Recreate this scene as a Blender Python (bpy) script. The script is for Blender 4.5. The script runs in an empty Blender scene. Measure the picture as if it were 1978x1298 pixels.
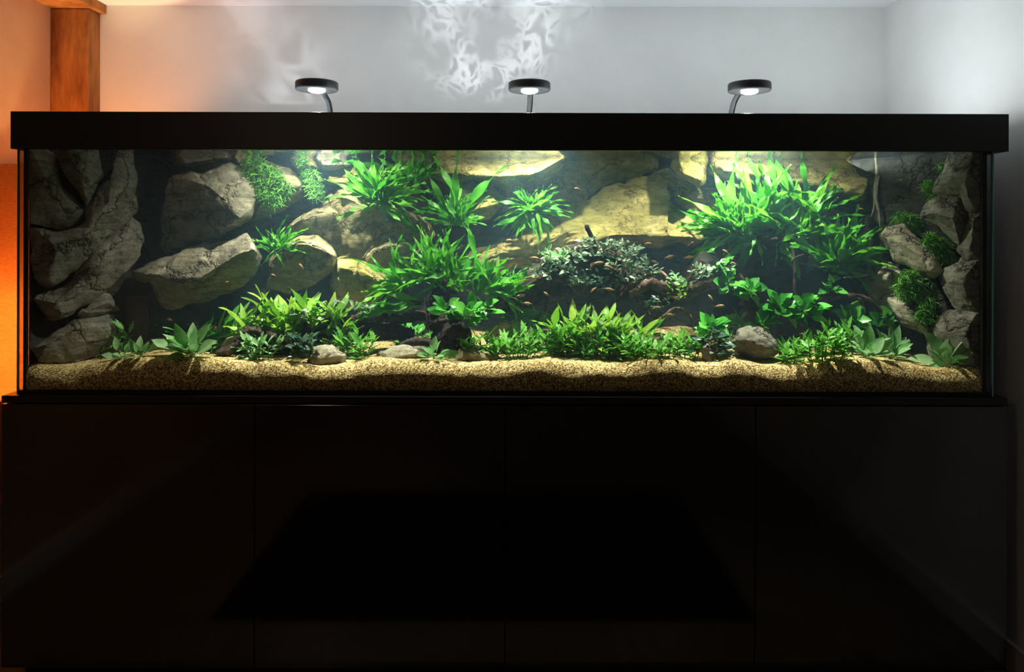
import bpy, bmesh, math, random
from mathutils import Vector, Matrix, noise

# ------------------------------------------------------------------ camera, world, lights, exposure
random.seed(7)
S = bpy.context.scene
COL = S.collection
F, CX, CY = 1428.0, 989.0, 450.0          # focal length and principal point, pixels of a 1978x1298 frame
CAM = Vector((0, -2.142, 1.33))
ROLL = math.radians(0.16)
MR = (Matrix.Rotation(math.radians(90), 4, 'X') @ Matrix.Rotation(ROLL, 4, 'Z')).to_3x3()
cd = bpy.data.cameras.new('camera')
cam = bpy.data.objects.new('camera', cd)
COL.objects.link(cam)
cd.sensor_fit = 'HORIZONTAL'
cd.sensor_width = 36
cd.lens = 36 * F / 1978
cd.shift_y = -(649 - CY) / 1978
cd.clip_start = 0.01
cam.matrix_world = Matrix.Translation(CAM) @ MR.to_4x4()
S.camera = cam
S.view_settings.view_transform = 'Standard'
S.view_settings.look = 'None'
S.view_settings.exposure = 0.0
S.view_settings.gamma = 1
S.view_settings.use_curve_mapping = False
S.cycles.max_bounces = 8
S.cycles.transparent_max_bounces = 24
S.cycles.volume_bounces = 1
S.cycles.sample_clamp_indirect = 4
S.cycles.caustics_reflective = False
S.cycles.caustics_refractive = False
w = bpy.data.worlds.new('world')
S.world = w
w.use_nodes = True
w.node_tree.nodes['Background'].inputs[0].default_value = (.5, .6, .8, 1)
w.node_tree.nodes['Background'].inputs[1].default_value = 0.004


def lamp(name, kind, loc, energy, color, aim=None, **kw):
    l = bpy.data.lights.new(name, kind)
    l.energy = energy
    l.color = color
    for k, v in kw.items():
        setattr(l, k, v)
    o = bpy.data.objects.new(name, l)
    COL.objects.link(o)
    o.location = loc
    if aim is not None:
        o.rotation_euler = (Vector(aim) - Vector(loc)).to_track_quat('-Z', 'Y').to_euler()
    return o


LAMPX = (-0.609, 0.053, 0.738)
LAMPY, LAMPZ = 0.16, 1.785
for i, x in enumerate(LAMPX):
    # each lamp: a strong beam straight down and a weaker spill to the sides
    lamp('spot_lamp_light', 'SPOT', (x, LAMPY, LAMPZ - 0.024), (92, 104, 104)[i], (1, 1, .88), aim=(x, LAMPY + 0.04, 1.2),
         spot_size=math.radians(116), spot_blend=1.0, shadow_soft_size=0.010)
    lamp('spot_lamp_spill', 'SPOT', (x, LAMPY, LAMPZ - 0.024), (18, 9, 24)[i], (1, 1, .88), aim=(x, LAMPY + 0.04, 1.2),
         spot_size=math.radians(158), spot_blend=0.6, shadow_soft_size=0.010)
# added area lights standing in for light the water throws back up
lamp('water_bounce_fill', 'AREA', (0.0, .34, 1.64), 11.0, (.86, .94, 1), aim=(0.0, .34, 3), shape='RECTANGLE', size=2.6, size_y=.5)
lamp('water_bounce_fill_right', 'AREA', (1.1, .3, 1.645), 2.2, (.9, .98, 1), aim=(1.6, .3, 2.2), shape='RECTANGLE', size=.3, size_y=.3)
# warm bulb of the floor lamp beside the tank
lamp('bulb_light', 'POINT', (-1.71, .45, .885), 62, (1, .74, .38), shadow_soft_size=.03)
lamp('upper_warm_fill', 'SPOT', (-1.645, .50, 1.47), 14, (1, .34, .08), aim=(-1.44, .88, 2.2), spot_size=math.radians(135), spot_blend=1.0, shadow_soft_size=.09)  # added upward spot, no real bulb, warms the walls and beam


def ripple_light(name, loc, aim, energy, size, seed, scale):
    """the lamp's image in the rippled water: a light whose beam carries the ripple pattern"""
    o = lamp(name, 'SPOT', loc, energy, (.92, .97, 1), aim=aim, spot_size=size, spot_blend=.9, shadow_soft_size=.002)
    l = o.data
    l.use_nodes = True
    nt = l.node_tree
    em = nt.nodes['Emission']
    tc = nt.nodes.new('ShaderNodeTexCoord')
    mp = nt.nodes.new('ShaderNodeMapping')
    mp.inputs['Location'].default_value = (seed, seed * .7, 0)
    nz = nt.nodes.new('ShaderNodeTexNoise')
    nz.inputs['Scale'].default_value = scale * .6
    nz.inputs['Detail'].default_value = 2
    ad = nt.nodes.new('ShaderNodeMixRGB')
    ad.blend_type = 'LINEAR_LIGHT'
    ad.inputs[0].default_value = .22
    vo = nt.nodes.new('ShaderNodeTexVoronoi')
    vo.feature = 'DISTANCE_TO_EDGE'
    vo.inputs['Scale'].default_value = scale
    rp = nt.nodes.new('ShaderNodeValToRGB')
    rp.color_ramp.elements[0].position = 0
    rp.color_ramp.elements[0].color = (1, 1, 1, 1)
    rp.color_ramp.elements[1].position = .30
    rp.color_ramp.elements[1].color = (0, 0, 0, 1)
    rp.color_ramp.interpolation = 'EASE'
    n2 = nt.nodes.new('ShaderNodeTexNoise')
    n2.inputs['Scale'].default_value = scale * .45
    r2 = nt.nodes.new('ShaderNodeValToRGB')
    r2.color_ramp.elements[0].position = .42
    r2.color_ramp.elements[1].position = .64
    mu = nt.nodes.new('ShaderNodeMixRGB')
    mu.blend_type = 'MULTIPLY'
    mu.inputs[0].default_value = 1
    L = nt.links.new
    L(tc.outputs['Normal'], mp.inputs[0])
    L(mp.outputs[0], nz.inputs[0])
    L(mp.outputs[0], ad.inputs[1])
    L(nz.outputs['Color'], ad.inputs[2])
    L(ad.outputs[0], vo.inputs['Vector'])
    L(vo.outputs['Distance'], rp.inputs[0])
    L(mp.outputs[0], n2.inputs[0])
    L(n2.outputs[0], r2.inputs[0])
    L(rp.outputs[0], mu.inputs[1])
    L(r2.outputs[0], mu.inputs[2])
    L(mu.outputs[0], em.inputs['Strength'])
    return o


ripple_light('ripple_projector', (-.05, .30, 1.60), (-.10, .9, 2.34), 20, math.radians(64), 1.3, 11)  # added projector spots that throw painted ripples on wall and ceiling
ripple_light('ripple_projector', (-.75, .30, 1.60), (-.95, .9, 2.14), 12, math.radians(48), 4.1, 5)
ripple_light('ripple_projector', (.2, .30, 1.60), (.1, .55, 2.3), 12, math.radians(70), 8.8, 5)


# added unseen fill light in the dark room behind the camera
lamp('room_fill', 'POINT', (-1.35, -3.0, 2.0), 6, (1, .80, .62), shadow_soft_size=.12)

lamp('floor_fill', 'SPOT', (-1.35, -1.5, 2.15), 26, (1, .52, .2), aim=(-1.45, -1.3, 0), spot_size=math.radians(76), spot_blend=.8, shadow_soft_size=.04)  # added unseen spot that browns the floor mirrored in the doors


# ------------------------------------------------------------------ helpers
def ray(px, py):
    return MR @ Vector(((px - CX) / F, -(py - CY) / F, -1))


def at(px, py, Y):
    d = ray(px, py)
    return CAM + d * ((Y - CAM.y) / d.y)


def tag(o, label=None, cat=None, group=None, kind=None):
    if label: o['label'] = label
    if cat: o['category'] = cat
    if group: o['group'] = group
    if kind: o['kind'] = kind
    return o


def empty(name, loc, label, cat, group=None):
    o = bpy.data.objects.new(name, None)
    COL.objects.link(o)
    o.empty_display_size = .02
    o.location = loc
    return tag(o, label, cat, group)


def obj(name, bm, m, parent=None, origin=None, smooth=True):
    """bmesh in world coordinates -> one mesh object; origin = where the object's origin goes"""
    me = bpy.data.meshes.new(name)
    o = bpy.data.objects.new(name, me)
    COL.objects.link(o)
    base = Vector((0, 0, 0))
    if parent is not None:
        p = parent
        while p is not None:
            base += p.location
            p = p.parent
        o.parent = parent
    if origin is None:
        origin = base
    bmesh.ops.translate(bm, verts=bm.verts, vec=-Vector(origin))
    o.location = Vector(origin) - base
    bm.to_mesh(me)
    bm.free()
    if smooth:
        for p in me.polygons:
            p.use_smooth = True
    me.materials.append(m)
    return o


def box(bm, a, b, bevel=0.0):
    r = bmesh.ops.create_cube(bm, size=1)
    vs = r['verts']
    a, b = Vector(a), Vector(b)
    for v in vs:
        v.co = Vector([(a[i] + b[i]) / 2 + v.co[i] * abs(b[i] - a[i]) for i in range(3)])
    if bevel:
        es = list({e for v in vs for e in v.link_edges})
        bmesh.ops.bevel(bm, geom=es, offset=bevel, segments=2, affect='EDGES', profile=.6)


def boxo(name, a, b, m, parent=None, bevel=0.0):
    bm = bmesh.new()
    box(bm, a, b, bevel)
    return obj(name, bm, m, parent, smooth=False)


def lathe(bm, prof, c, seg=32, axis='Z'):
    rings = []
    for r, h in prof:
        ring = []
        for k in range(seg):
            a = 2 * math.pi * k / seg
            ring.append(bm.verts.new(Vector(c) + Vector((r * math.cos(a), r * math.sin(a), h))))
        rings.append(ring)
    for A, B in zip(rings, rings[1:]):
        for k in range(seg):
            try:
                bm.faces.new((A[k], A[(k + 1) % seg], B[(k + 1) % seg], B[k]))
            except ValueError:
                pass
    for ring in (rings[0], rings[-1]):
        bm.faces.new(ring)
    bmesh.ops.recalc_face_normals(bm, faces=bm.faces)


def smooth_path(pts, rad, sub):
    P, R = [], []
    n = len(pts)
    for i in range(n - 1):
        p0, p1, p2, p3 = pts[max(i - 1, 0)], pts[i], pts[i + 1], pts[min(i + 2, n - 1)]
        for s in range(sub):
            t = s / sub
            P.append(.5 * ((2 * p1) + (p2 - p0) * t + (2 * p0 - 5 * p1 + 4 * p2 - p3) * t * t + (3 * p1 - p0 - 3 * p2 + p3) * t ** 3))
            R.append(rad[i] * (1 - t) + rad[i + 1] * t)
    P.append(pts[-1]); R.append(rad[-1])
    return P, R


def tube(bm, pts, rad, seg=8, sub=5, rough=0.0, seed=0.0, ridges=0):
    P, R = smooth_path([Vector(p) for p in pts], rad, sub)
    rings = []
    up = Vector((0.13, -1, 0.21)).normalized()
    for i, p in enumerate(P):
        d = (P[min(i + 1, len(P) - 1)] - P[max(i - 1, 0)]).normalized()
        a = d.cross(up)
        if a.length < 1e-3: a = d.cross(Vector((1, 0, 0)))
        a.normalize()
        b = d.cross(a).normalized()
        ring = []
        for k in range(seg):
            an = 2 * math.pi * k / seg
            r = R[i]
            if rough:
                q = p + (a * math.cos(an) + b * math.sin(an)) * r
                r *= 1 + rough * (noise.noise(q * (1.1 / max(R[i], .004)) + Vector((seed, 0, 0))) + .5 * noise.noise(q * (2.8 / max(R[i], .004))))
                if rough > .25:
                    r *= 1 + .5 * rough * (noise.fractal(q * 26 + Vector((seed, 1, 2)), 1, 2, 4) + .5 * noise.fractal(q * 70, 1, 2, 2))
                if ridges:
                    r *= 1 + .16 * math.sin(an * ridges + 2.4 * noise.noise(p * 9 + Vector((seed, 3, 1)))) * (1 if k % 2 else .4)
            ring.append(bm.verts.new(p + (a * math.cos(an) + b * math.sin(an)) * r))
        rings.append(ring)
    for A, B in zip(rings, rings[1:]):
        for k in range(seg):
            bm.faces.new((A[k], A[(k + 1) % seg], B[(k + 1) % seg], B[k]))
    for ring, p in ((rings[0], P[0]), (rings[-1], P[-1])):
        c = bm.verts.new(p)
        for k in range(seg):
            bm.faces.new((ring[k], ring[(k + 1) % seg], c))
    bmesh.ops.recalc_face_normals(bm, faces=bm.faces)


# ------------------------------------------------------------------ materials
def new_mat(name):
    m = bpy.data.materials.new(name)
    m.use_nodes = True
    nt = m.node_tree
    return m, nt, nt.nodes['Principled BSDF']


def N(nt, t, **kw):
    n = nt.nodes.new(t)
    for k, v in kw.items():
        if k in n.inputs: n.inputs[k].default_value = v
        else: setattr(n, k, v)
    return n


def ramp(nt, src, stops):
    r = nt.nodes.new('ShaderNodeValToRGB')
    e = r.color_ramp.elements
    while len(e) < len(stops): e.new(.5)
    for x, (p, c) in zip(e, stops):
        x.position = p
        x.color = (*c, 1) if len(c) == 3 else c
    nt.links.new(src, r.inputs[0])
    return r.outputs[0]


def plain(name, col, rough=.5, spec=.5, metal=0.0):
    m, nt, b = new_mat(name)
    b.inputs['Base Color'].default_value = (*col, 1)
    b.inputs['Roughness'].default_value = rough
    b.inputs['Specular IOR Level'].default_value = spec
    b.inputs['Metallic'].default_value = metal
    return m


def noisy(name, stops, scale, detail=6, rough=.8, bump=.3, stretch=(1, 1, 1), bscale=None, spec=.3, bdist=.01, dist=0.0):
    m, nt, b = new_mat(name)
    tc = N(nt, 'ShaderNodeTexCoord')
    mp = N(nt, 'ShaderNodeMapping')
    mp.inputs['Scale'].default_value = stretch
    nt.links.new(tc.outputs['Object'], mp.inputs[0])
    nz = N(nt, 'ShaderNodeTexNoise', Scale=scale, Detail=detail, Roughness=.62, Distortion=dist)
    nt.links.new(mp.outputs[0], nz.inputs[0])
    nt.links.new(ramp(nt, nz.outputs[0], stops), b.inputs['Base Color'])
    b.inputs['Roughness'].default_value = rough
    b.inputs['Specular IOR Level'].default_value = spec
    if bump:
        n2 = N(nt, 'ShaderNodeTexNoise', Scale=bscale or scale * 3, Detail=6, Roughness=.65)
        nt.links.new(mp.outputs[0], n2.inputs[0])
        bp = N(nt, 'ShaderNodeBump', Strength=bump, Distance=bdist)
        nt.links.new(n2.outputs[0], bp.inputs['Height'])
        nt.links.new(bp.outputs[0], b.inputs['Normal'])
    return m


def rock_mat(name, dark, mid, light, stain, stain_amt=.5, bump=.55, strata=(.6, .3)):
    m, nt, b = new_mat(name)
    L = nt.links.new
    tc = N(nt, 'ShaderNodeTexCoord')
    n1 = N(nt, 'ShaderNodeTexNoise', Scale=9, Detail=9, Roughness=.66, Distortion=.3)
    L(tc.outputs['Object'], n1.inputs[0])
    c1 = ramp(nt, n1.outputs[0], [(.30, dark), (.48, mid), (.68, light)])
    mp = N(nt, 'ShaderNodeMapping')
    mp.inputs['Rotation'].default_value = (.2, strata[0], strata[1])
    mp.inputs['Scale'].default_value = (1, 1, 5.5)
    L(tc.outputs['Object'], mp.inputs[0])
    n2 = N(nt, 'ShaderNodeTexNoise', Scale=8, Detail=8, Roughness=.7, Distortion=.8)
    L(mp.outputs[0], n2.inputs[0])
    c2 = ramp(nt, n2.outputs[0], [(.34, (.34, .32, .28)), (.47, (.9, .9, .88)), (.70, (1.25, 1.2, 1.1))])
    mx = N(nt, 'ShaderNodeMixRGB', blend_type='MULTIPLY')
    mx.inputs[0].default_value = 1.0
    L(c1, mx.inputs[1]); L(c2, mx.inputs[2])
    n3 = N(nt, 'ShaderNodeTexNoise', Scale=4.2, Detail=7, Roughness=.6)
    mp3 = N(nt, 'ShaderNodeMapping')
    mp3.inputs['Location'].default_value = (3, 7, 1)
    L(tc.outputs['Object'], mp3.inputs[0]); L(mp3.outputs[0], n3.inputs[0])
    f3 = ramp(nt, n3.outputs[0], [(.42, (0, 0, 0)), (.68, (stain_amt,) * 3)])
    m3 = N(nt, 'ShaderNodeMixRGB')
    L(f3, m3.inputs[0]); L(mx.outputs[0], m3.inputs[1])
    m3.inputs[2].default_value = (*stain, 1)
    # small dark pits
    vo = N(nt, 'ShaderNodeTexNoise', Scale=70, Detail=3, Roughness=.6)
    L(tc.outputs['Object'], vo.inputs[0])
    fp = ramp(nt, vo.outputs[0], [(.33, (.45, .43, .4)), (.45, (1, 1, 1))])
    m4 = N(nt, 'ShaderNodeMixRGB', blend_type='MULTIPLY')
    m4.inputs[0].default_value = .75
    L(m3.outputs[0], m4.inputs[1]); L(fp, m4.inputs[2])
    dz = N(nt, 'ShaderNodeTexNoise', Scale=6, Detail=5, Roughness=.6)
    L(tc.outputs['Object'], dz.inputs[0])
    dm = N(nt, 'ShaderNodeMixRGB', blend_type='LINEAR_LIGHT')
    dm.inputs[0].default_value = .16
    L(tc.outputs['Object'], dm.inputs[1]); L(dz.outputs['Color'], dm.inputs[2])
    vc = N(nt, 'ShaderNodeTexVoronoi', feature='DISTANCE_TO_EDGE', Scale=3.4)
    L(dm.outputs[0], vc.inputs['Vector'])
    ck = ramp(nt, vc.outputs['Distance'], [(.0, (.12, .11, .10)), (.022, (.8, .8, .8)), (.06, (1, 1, 1))])
    mk = ramp(nt, n3.outputs[0], [(.44, (0,) * 3), (.56, (.75,) * 3)])
    m5 = N(nt, 'ShaderNodeMixRGB', blend_type='MULTIPLY')
    L(mk, m5.inputs[0]); L(m4.outputs[0], m5.inputs[1]); L(ck, m5.inputs[2])
    L(m5.outputs[0], b.inputs['Base Color'])
    b.inputs['Roughness'].default_value = .85
    b.inputs['Specular IOR Level'].default_value = .2
    # relief: strata + grain
    a = N(nt, 'ShaderNodeMath', operation='MULTIPLY')
    a.inputs[1].default_value = .7
    L(n2.outputs[0], a.inputs[0])
    n5 = N(nt, 'ShaderNodeTexNoise', Scale=38, Detail=8, Roughness=.7)
    L(tc.outputs['Object'], n5.inputs[0])
    a2 = N(nt, 'ShaderNodeMath', operation='ADD')
    L(a.outputs[0], a2.inputs[0]); L(n5.outputs[0], a2.inputs[1])
    bp = N(nt, 'ShaderNodeBump', Strength=bump, Distance=.034)
    a3 = N(nt, 'ShaderNodeMath', operation='ADD')
    L(a2.outputs[0], a3.inputs[0]); L(ck, a3.inputs[1])
    L(a3.outputs[0], bp.inputs['Height'])
    L(bp.outputs[0], b.inputs['Normal'])
    return m


def leaf_mat(name, c0, c1, c2, trans=.4, rough=.42):
    m, nt, b = new_mat(name)
    L = nt.links.new
    oi = N(nt, 'ShaderNodeObjectInfo')
    tc = N(nt, 'ShaderNodeTexCoord')
    col = ramp(nt, oi.outputs['Random'], [(0, c0), (.5, c1), (1, c2)])
    nz = N(nt, 'ShaderNodeTexNoise', Scale=7, Detail=4)
    L(tc.outputs['Object'], nz.inputs[0])
    f = ramp(nt, nz.outputs[0], [(.3, (.7, .75, .7)), (.65, (1.1, 1.1, 1.05))])
    mx = N(nt, 'ShaderNodeMixRGB', blend_type='MULTIPLY')
    mx.inputs[0].default_value = .8
    L(col, mx.inputs[1]); L(f, mx.inputs[2])
    L(mx.outputs[0], b.inputs['Base Color'])
    b.inputs['Roughness'].default_value = rough
    b.inputs['Specular IOR Level'].default_value = .35
    tr = N(nt, 'ShaderNodeBsdfTranslucent')
    L(mx.outputs[0], tr.inputs[0])
    ms = N(nt, 'ShaderNodeMixShader')
    ms.inputs[0].default_value = trans
    L(b.outputs[0], ms.inputs[1]); L(tr.outputs[0], ms.inputs[2])
    L(ms.outputs[0], nt.nodes['Material Output'].inputs['Surface'])
    return m


def glass_mat(name, tint, refl=1.0):
    """thin clear pane: lets light straight through, reflects a little more at grazing angles"""
    m, nt, b = new_mat(name)
    nt.nodes.remove(b)
    L = nt.links.new
    t = N(nt, 'ShaderNodeBsdfTransparent')
    t.inputs[0].default_value = (*tint, 1)
    g = N(nt, 'ShaderNodeBsdfGlossy')
    g.inputs['Roughness'].default_value = .02
    fr = N(nt, 'ShaderNodeFresnel', IOR=1.33)
    mu = N(nt, 'ShaderNodeMath', operation='MULTIPLY')
    mu.inputs[1].default_value = refl
    L(fr.outputs[0], mu.inputs[0])
    ms = N(nt, 'ShaderNodeMixShader')
    L(mu.outputs[0], ms.inputs[0]); L(t.outputs[0], ms.inputs[1]); L(g.outputs[0], ms.inputs[2])
    L(ms.outputs[0], nt.nodes['Material Output'].inputs['Surface'])
    return m


def water_mat():
    m, nt, b = new_mat('water')
    nt.nodes.remove(b)
    L = nt.links.new
    out = nt.nodes['Material Output']
    ge = N(nt, 'ShaderNodeNewGeometry')
    tc = N(nt, 'ShaderNodeTexCoord')
    # painted caustics: a cell pattern in the surface colour dims the lamp light
    nz = N(nt, 'ShaderNodeTexNoise', Scale=14, Detail=2)
    L(tc.outputs['Object'], nz.inputs[0])
    ad = N(nt, 'ShaderNodeMixRGB', blend_type='LINEAR_LIGHT')
    ad.inputs[0].default_value = .05
    L(tc.outputs['Object'], ad.inputs[1]); L(nz.outputs['Color'], ad.inputs[2])
    vo = N(nt, 'ShaderNodeTexVoronoi', feature='SMOOTH_F1', Scale=38)
    L(ad.outputs[0], vo.inputs['Vector'])
    pat = ramp(nt, vo.outputs['Distance'], [(.15, (.40, .40, .40)), (.5, (.62, .62, .62)), (.72, (1, 1, 1))])
    sx = N(nt, 'ShaderNodeSeparateXYZ')
    L(ge.outputs['True Normal'], sx.inputs[0])
    ab = N(nt, 'ShaderNodeMath', operation='ABSOLUTE')
    L(sx.outputs['Z'], ab.inputs[0])
    top = N(nt, 'ShaderNodeMath', operation='GREATER_THAN')
    top.inputs[1].default_value = .5
    L(ab.outputs[0], top.inputs[0])
    tcx = N(nt, 'ShaderNodeMixRGB')
    tcx.inputs[1].default_value = (1, 1, 1, 1)
    L(top.outputs[0], tcx.inputs[0]); L(pat, tcx.inputs[2])
    t = N(nt, 'ShaderNodeBsdfTransparent')
    L(tcx.outputs[0], t.inputs[0])
    g = N(nt, 'ShaderNodeBsdfGlossy')
    g.inputs['Roughness'].default_value = .015
    bn = N(nt, 'ShaderNodeTexNoise', Scale=22, Detail=2)
    L(tc.outputs['Object'], bn.inputs[0])
    bp = N(nt, 'ShaderNodeBump', Strength=.12, Distance=.01)
    L(bn.outputs[0], bp.inputs['Height'])
    L(bp.outputs[0], g.inputs['Normal'])
    lw = N(nt, 'ShaderNodeLayerWeight', Blend=.5)
    f = ramp(nt, lw.outputs['Facing'], [(.45, (.02,) * 3), (.72, (.85,) * 3)])
    mu = N(nt, 'ShaderNodeMath', operation='MULTIPLY')
    L(f, mu.inputs[0]); L(top.outputs[0], mu.inputs[1])
    ms = N(nt, 'ShaderNodeMixShader')
    L(mu.outputs[0], ms.inputs[0]); L(t.outputs[0], ms.inputs[1]); L(g.outputs[0], ms.inputs[2])
    L(ms.outputs[0], out.inputs['Surface'])
    vs = N(nt, 'ShaderNodeVolumeScatter', Density=.115, Anisotropy=.0)
    vs.inputs['Color'].default_value = (.42, .76, 1, 1)
    L(vs.outputs[0], out.inputs['Volume'])
    return m


def emit(name, col, s):
    m, nt, b = new_mat(name)
    b.inputs['Base Color'].default_value = (*col, 1)
    b.inputs['Emission Color'].default_value = (*col, 1)
    b.inputs['Emission Strength'].default_value = s
    return m


M_wall = noisy('wall_paint', [(.3, (.66, .66, .65)), (.7, (.74, .74, .73))], 3, bump=.08, bscale=60, rough=.9, bdist=.003)
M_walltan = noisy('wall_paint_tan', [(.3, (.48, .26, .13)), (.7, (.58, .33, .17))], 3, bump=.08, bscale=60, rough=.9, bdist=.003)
M_ceil = plain('ceiling_paint', (.76, .77, .78), .9)
M_floor = noisy('floor_boards', [(.3, (.10, .065, .04)), (.7, (.17, .11, .07))], 4, stretch=(6, 1, 1), rough=.35, bump=.05)
M_board = plain('baseboard_paint', (.55, .54, .52), .6)
M_post = noisy('aged_timber', [(.28, (.13, .045, .010)), (.5, (.34, .13, .03)), (.72, (.52, .22, .055))], 5, stretch=(3, 3, .7), rough=.75, bump=.5, bscale=16, bdist=.006)
M_black = plain('black_rim', (.006, .006, .007), .38, .35)
M_gloss = plain('black_gloss_door', (.0035, .0032, .003), .10, .8)
M_matte = plain('black_matte', (.004, .004, .004), .7, .2)
M_seal = plain('black_seal', (.004, .003, .003), .6, .2)
M_lampm = plain('lamp_housing', (.022, .024, .028), .45, .4)
M_arm = plain('lamp_arm', (.05, .06, .065), .4, .5)
M_lens = emit('lamp_lens', (.95, 1, 1), 12)
M_glass = glass_mat('tank_glass', (.975, .99, .985), .7)
M_edge = plain('glass_edge', (.10, .30, .30), .2, .6)
M_water = water_mat()
M_rug = plain('dark_rug', (.004, .004, .004), .95, .05)
M_grey = rock_mat('grey_stone', (.10, .095, .08), (.27, .26, .215), (.46, .44, .37), (.22, .20, .13), .5, .7)
M_gold = rock_mat('golden_stone', (.15, .125, .04), (.41, .345, .115), (.60, .52, .22), (.30, .30, .065), .6, .55, (.2, .8))
M_tan = rock_mat('tan_stone', (.11, .095, .05), (.32, .28, .145), (.55, .49, .29), (.25, .23, .09), .6, .6, (.9, .2))
M_warm = rock_mat('warm_grey_stone', (.12, .11, .08), (.32, .295, .215), (.53, .495, .38), (.25, .23, .13), .5, .65, (.7, .25))
M_pale = rock_mat('pale_stone', (.22, .20, .13), (.54, .50, .35), (.78, .73, .54), (.30, .28, .18), .4, .8, (1.2, .5))
M_back = rock_mat('gap_shade_stone', (.018, .02, .018), (.042, .043, .036), (.08, .078, .06), (.04, .043, .024), .4, .6)  # stone darkened so the shade of the gaps sits in its colour
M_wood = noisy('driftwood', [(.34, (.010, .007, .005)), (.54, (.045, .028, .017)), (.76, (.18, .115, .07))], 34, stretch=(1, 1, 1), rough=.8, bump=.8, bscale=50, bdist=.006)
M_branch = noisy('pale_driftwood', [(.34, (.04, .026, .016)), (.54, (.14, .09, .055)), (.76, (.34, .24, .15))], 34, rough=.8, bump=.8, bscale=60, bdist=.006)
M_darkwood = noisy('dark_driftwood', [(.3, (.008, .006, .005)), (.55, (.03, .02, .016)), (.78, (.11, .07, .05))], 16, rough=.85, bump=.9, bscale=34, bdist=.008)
M_pot = noisy('dark_clay', [(.3, (.05, .025, .016)), (.7, (.12, .06, .04))], 20, rough=.7, bump=.3)
M_fern = leaf_mat('fern_green', (.04, .26, .015), (.09, .44, .02), (.18, .56, .03), .42)
M_hyg = leaf_mat('bright_green', (.07, .30, .03), (.14, .46, .05), (.25, .58, .10), .4)
M_oval = leaf_mat('soft_green', (.14, .38, .11), (.27, .54, .21), (.42, .66, .33), .35)
M_lime = leaf_mat('lime_green', (.10, .32, .02), (.24, .52, .04), (.40, .62, .08), .42)
M_anu = leaf_mat('deep_green', (.025, .20, .02), (.06, .34, .035), (.14, .46, .06), .3, .34)
M_buce = leaf_mat('grey_green', (.07, .14, .08), (.20, .31, .19), (.42, .52, .36), .22, .4)
M_dbuce = leaf_mat('dark_teal_green', (.03, .08, .055), (.06, .15, .10), (.15, .28, .2), .2, .35)
M_stem = plain('stem_brown_green', (.10, .11, .03), .6)
M_moss = noisy('moss_green', [(.3, (.05, .20, .015)), (.6, (.12, .36, .03)), (.8, (.26, .46, .06))], 40, rough=.7, bump=0)
M_fish = noisy('fish_orange', [(.3, (.26, .14, .06)), (.6, (.40, .24, .11)), (.8, (.52, .38, .22))], 12, rough=.4, bump=0)
M_root = noisy('pale_root', [(.3, (.10, .09, .05)), (.7, (.30, .28, .17))], 60, rough=.8, bump=.2)


def sand_mat():
    m, nt, b = new_mat('sand_grains')
    L = nt.links.new
    tc = N(nt, 'ShaderNodeTexCoord')
    vo = N(nt, 'ShaderNodeTexVoronoi', Scale=320)
    L(tc.outputs['Object'], vo.inputs['Vector'])
    bw = N(nt, 'ShaderNodeSeparateColor')
    L(vo.outputs['Color'], bw.inputs[0])
    c = ramp(nt, bw.outputs[0], [(0, (.05, .028, .008)), (.35, (.30, .19, .055)), (.7, (.62, .46, .17)), (1, (.95, .82, .46))])
    L(c, b.inputs['Base Color'])
    b.inputs['Roughness'].default_value = .8
    b.inputs['Specular IOR Level'].default_value = .2
    bp = N(nt, 'ShaderNodeBump', Strength=.28, Distance=.003, invert=True)
    L(vo.outputs['Distance'], bp.inputs['Height'])
    L(bp.outputs[0], b.inputs['Normal'])
    return m


M_sand = sand_mat()


def shade_mat():
    m, nt, b = new_mat('linen_shade')
    L = nt.links.new
    tc = N(nt, 'ShaderNodeTexCoord')
    wv = N(nt, 'ShaderNodeTexNoise', Scale=60, Detail=3)
    mp = N(nt, 'ShaderNodeMapping')
    mp.inputs['Scale'].default_value = (1, 1, 6)
    L(tc.outputs['Object'], mp.inputs[0]); L(mp.outputs[0], wv.inputs[0])
    c = ramp(nt, wv.outputs[0], [(.3, (.54, .24, .085)), (.7, (.70, .36, .14))])
    d = N(nt, 'ShaderNodeBsdfDiffuse')
    t = N(nt, 'ShaderNodeBsdfTranslucent')
    L(c, d.inputs[0]); L(c, t.inputs[0])
    ms = N(nt, 'ShaderNodeMixShader')
    ms.inputs[0].default_value = .6
    L(d.outputs[0], ms.inputs[1]); L(t.outputs[0], ms.inputs[2])
    L(ms.outputs[0], nt.nodes['Material Output'].inputs['Surface'])
    return m


M_shade = shade_mat()

# ------------------------------------------------------------------ the room
XL, XR, YB, YF, ZC = -1.85, 1.533, 0.90, -4.6, 2.262


def struct(name, a, b, m, label):
    o = boxo(name, a, b, m)
    return tag(o, label, kind='structure')


struct('floor', (XL - .1, YF - .1, -.1), (XR + .1, YB + .1, 0), M_floor, 'dark wooden floor in front of the black cabinet')
struct('ceiling', (XL - .1, YF - .1, ZC), (XR + .1, YB + .1, ZC + .1), M_ceil, 'white ceiling above the aquarium with light ripples')
struct('wall_back', (XL - .1, YB, 0), (XR + .1, YB + .1, ZC), M_wall, 'grey painted wall behind the aquarium')
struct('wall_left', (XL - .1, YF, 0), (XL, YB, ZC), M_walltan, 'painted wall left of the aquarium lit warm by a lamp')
struct('wall_right', (XR, YF, 0), (XR + .1, YB, ZC), M_wall, 'pale painted wall right of the aquarium')
struct('wall_front', (XL - .1, YF - .1, 0), (XR + .1, YF, ZC), M_wall, 'wall at the far end of the room facing the aquarium')
struct('baseboard_right', (XR - .014, YF, 0), (XR, YB, .085), M_board, 'pale skirting board along the right wall')
struct('baseboard_left', (XL, YF, 0), (XL + .014, YB, .085), M_board, 'pale skirting board along the left wall')
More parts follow.
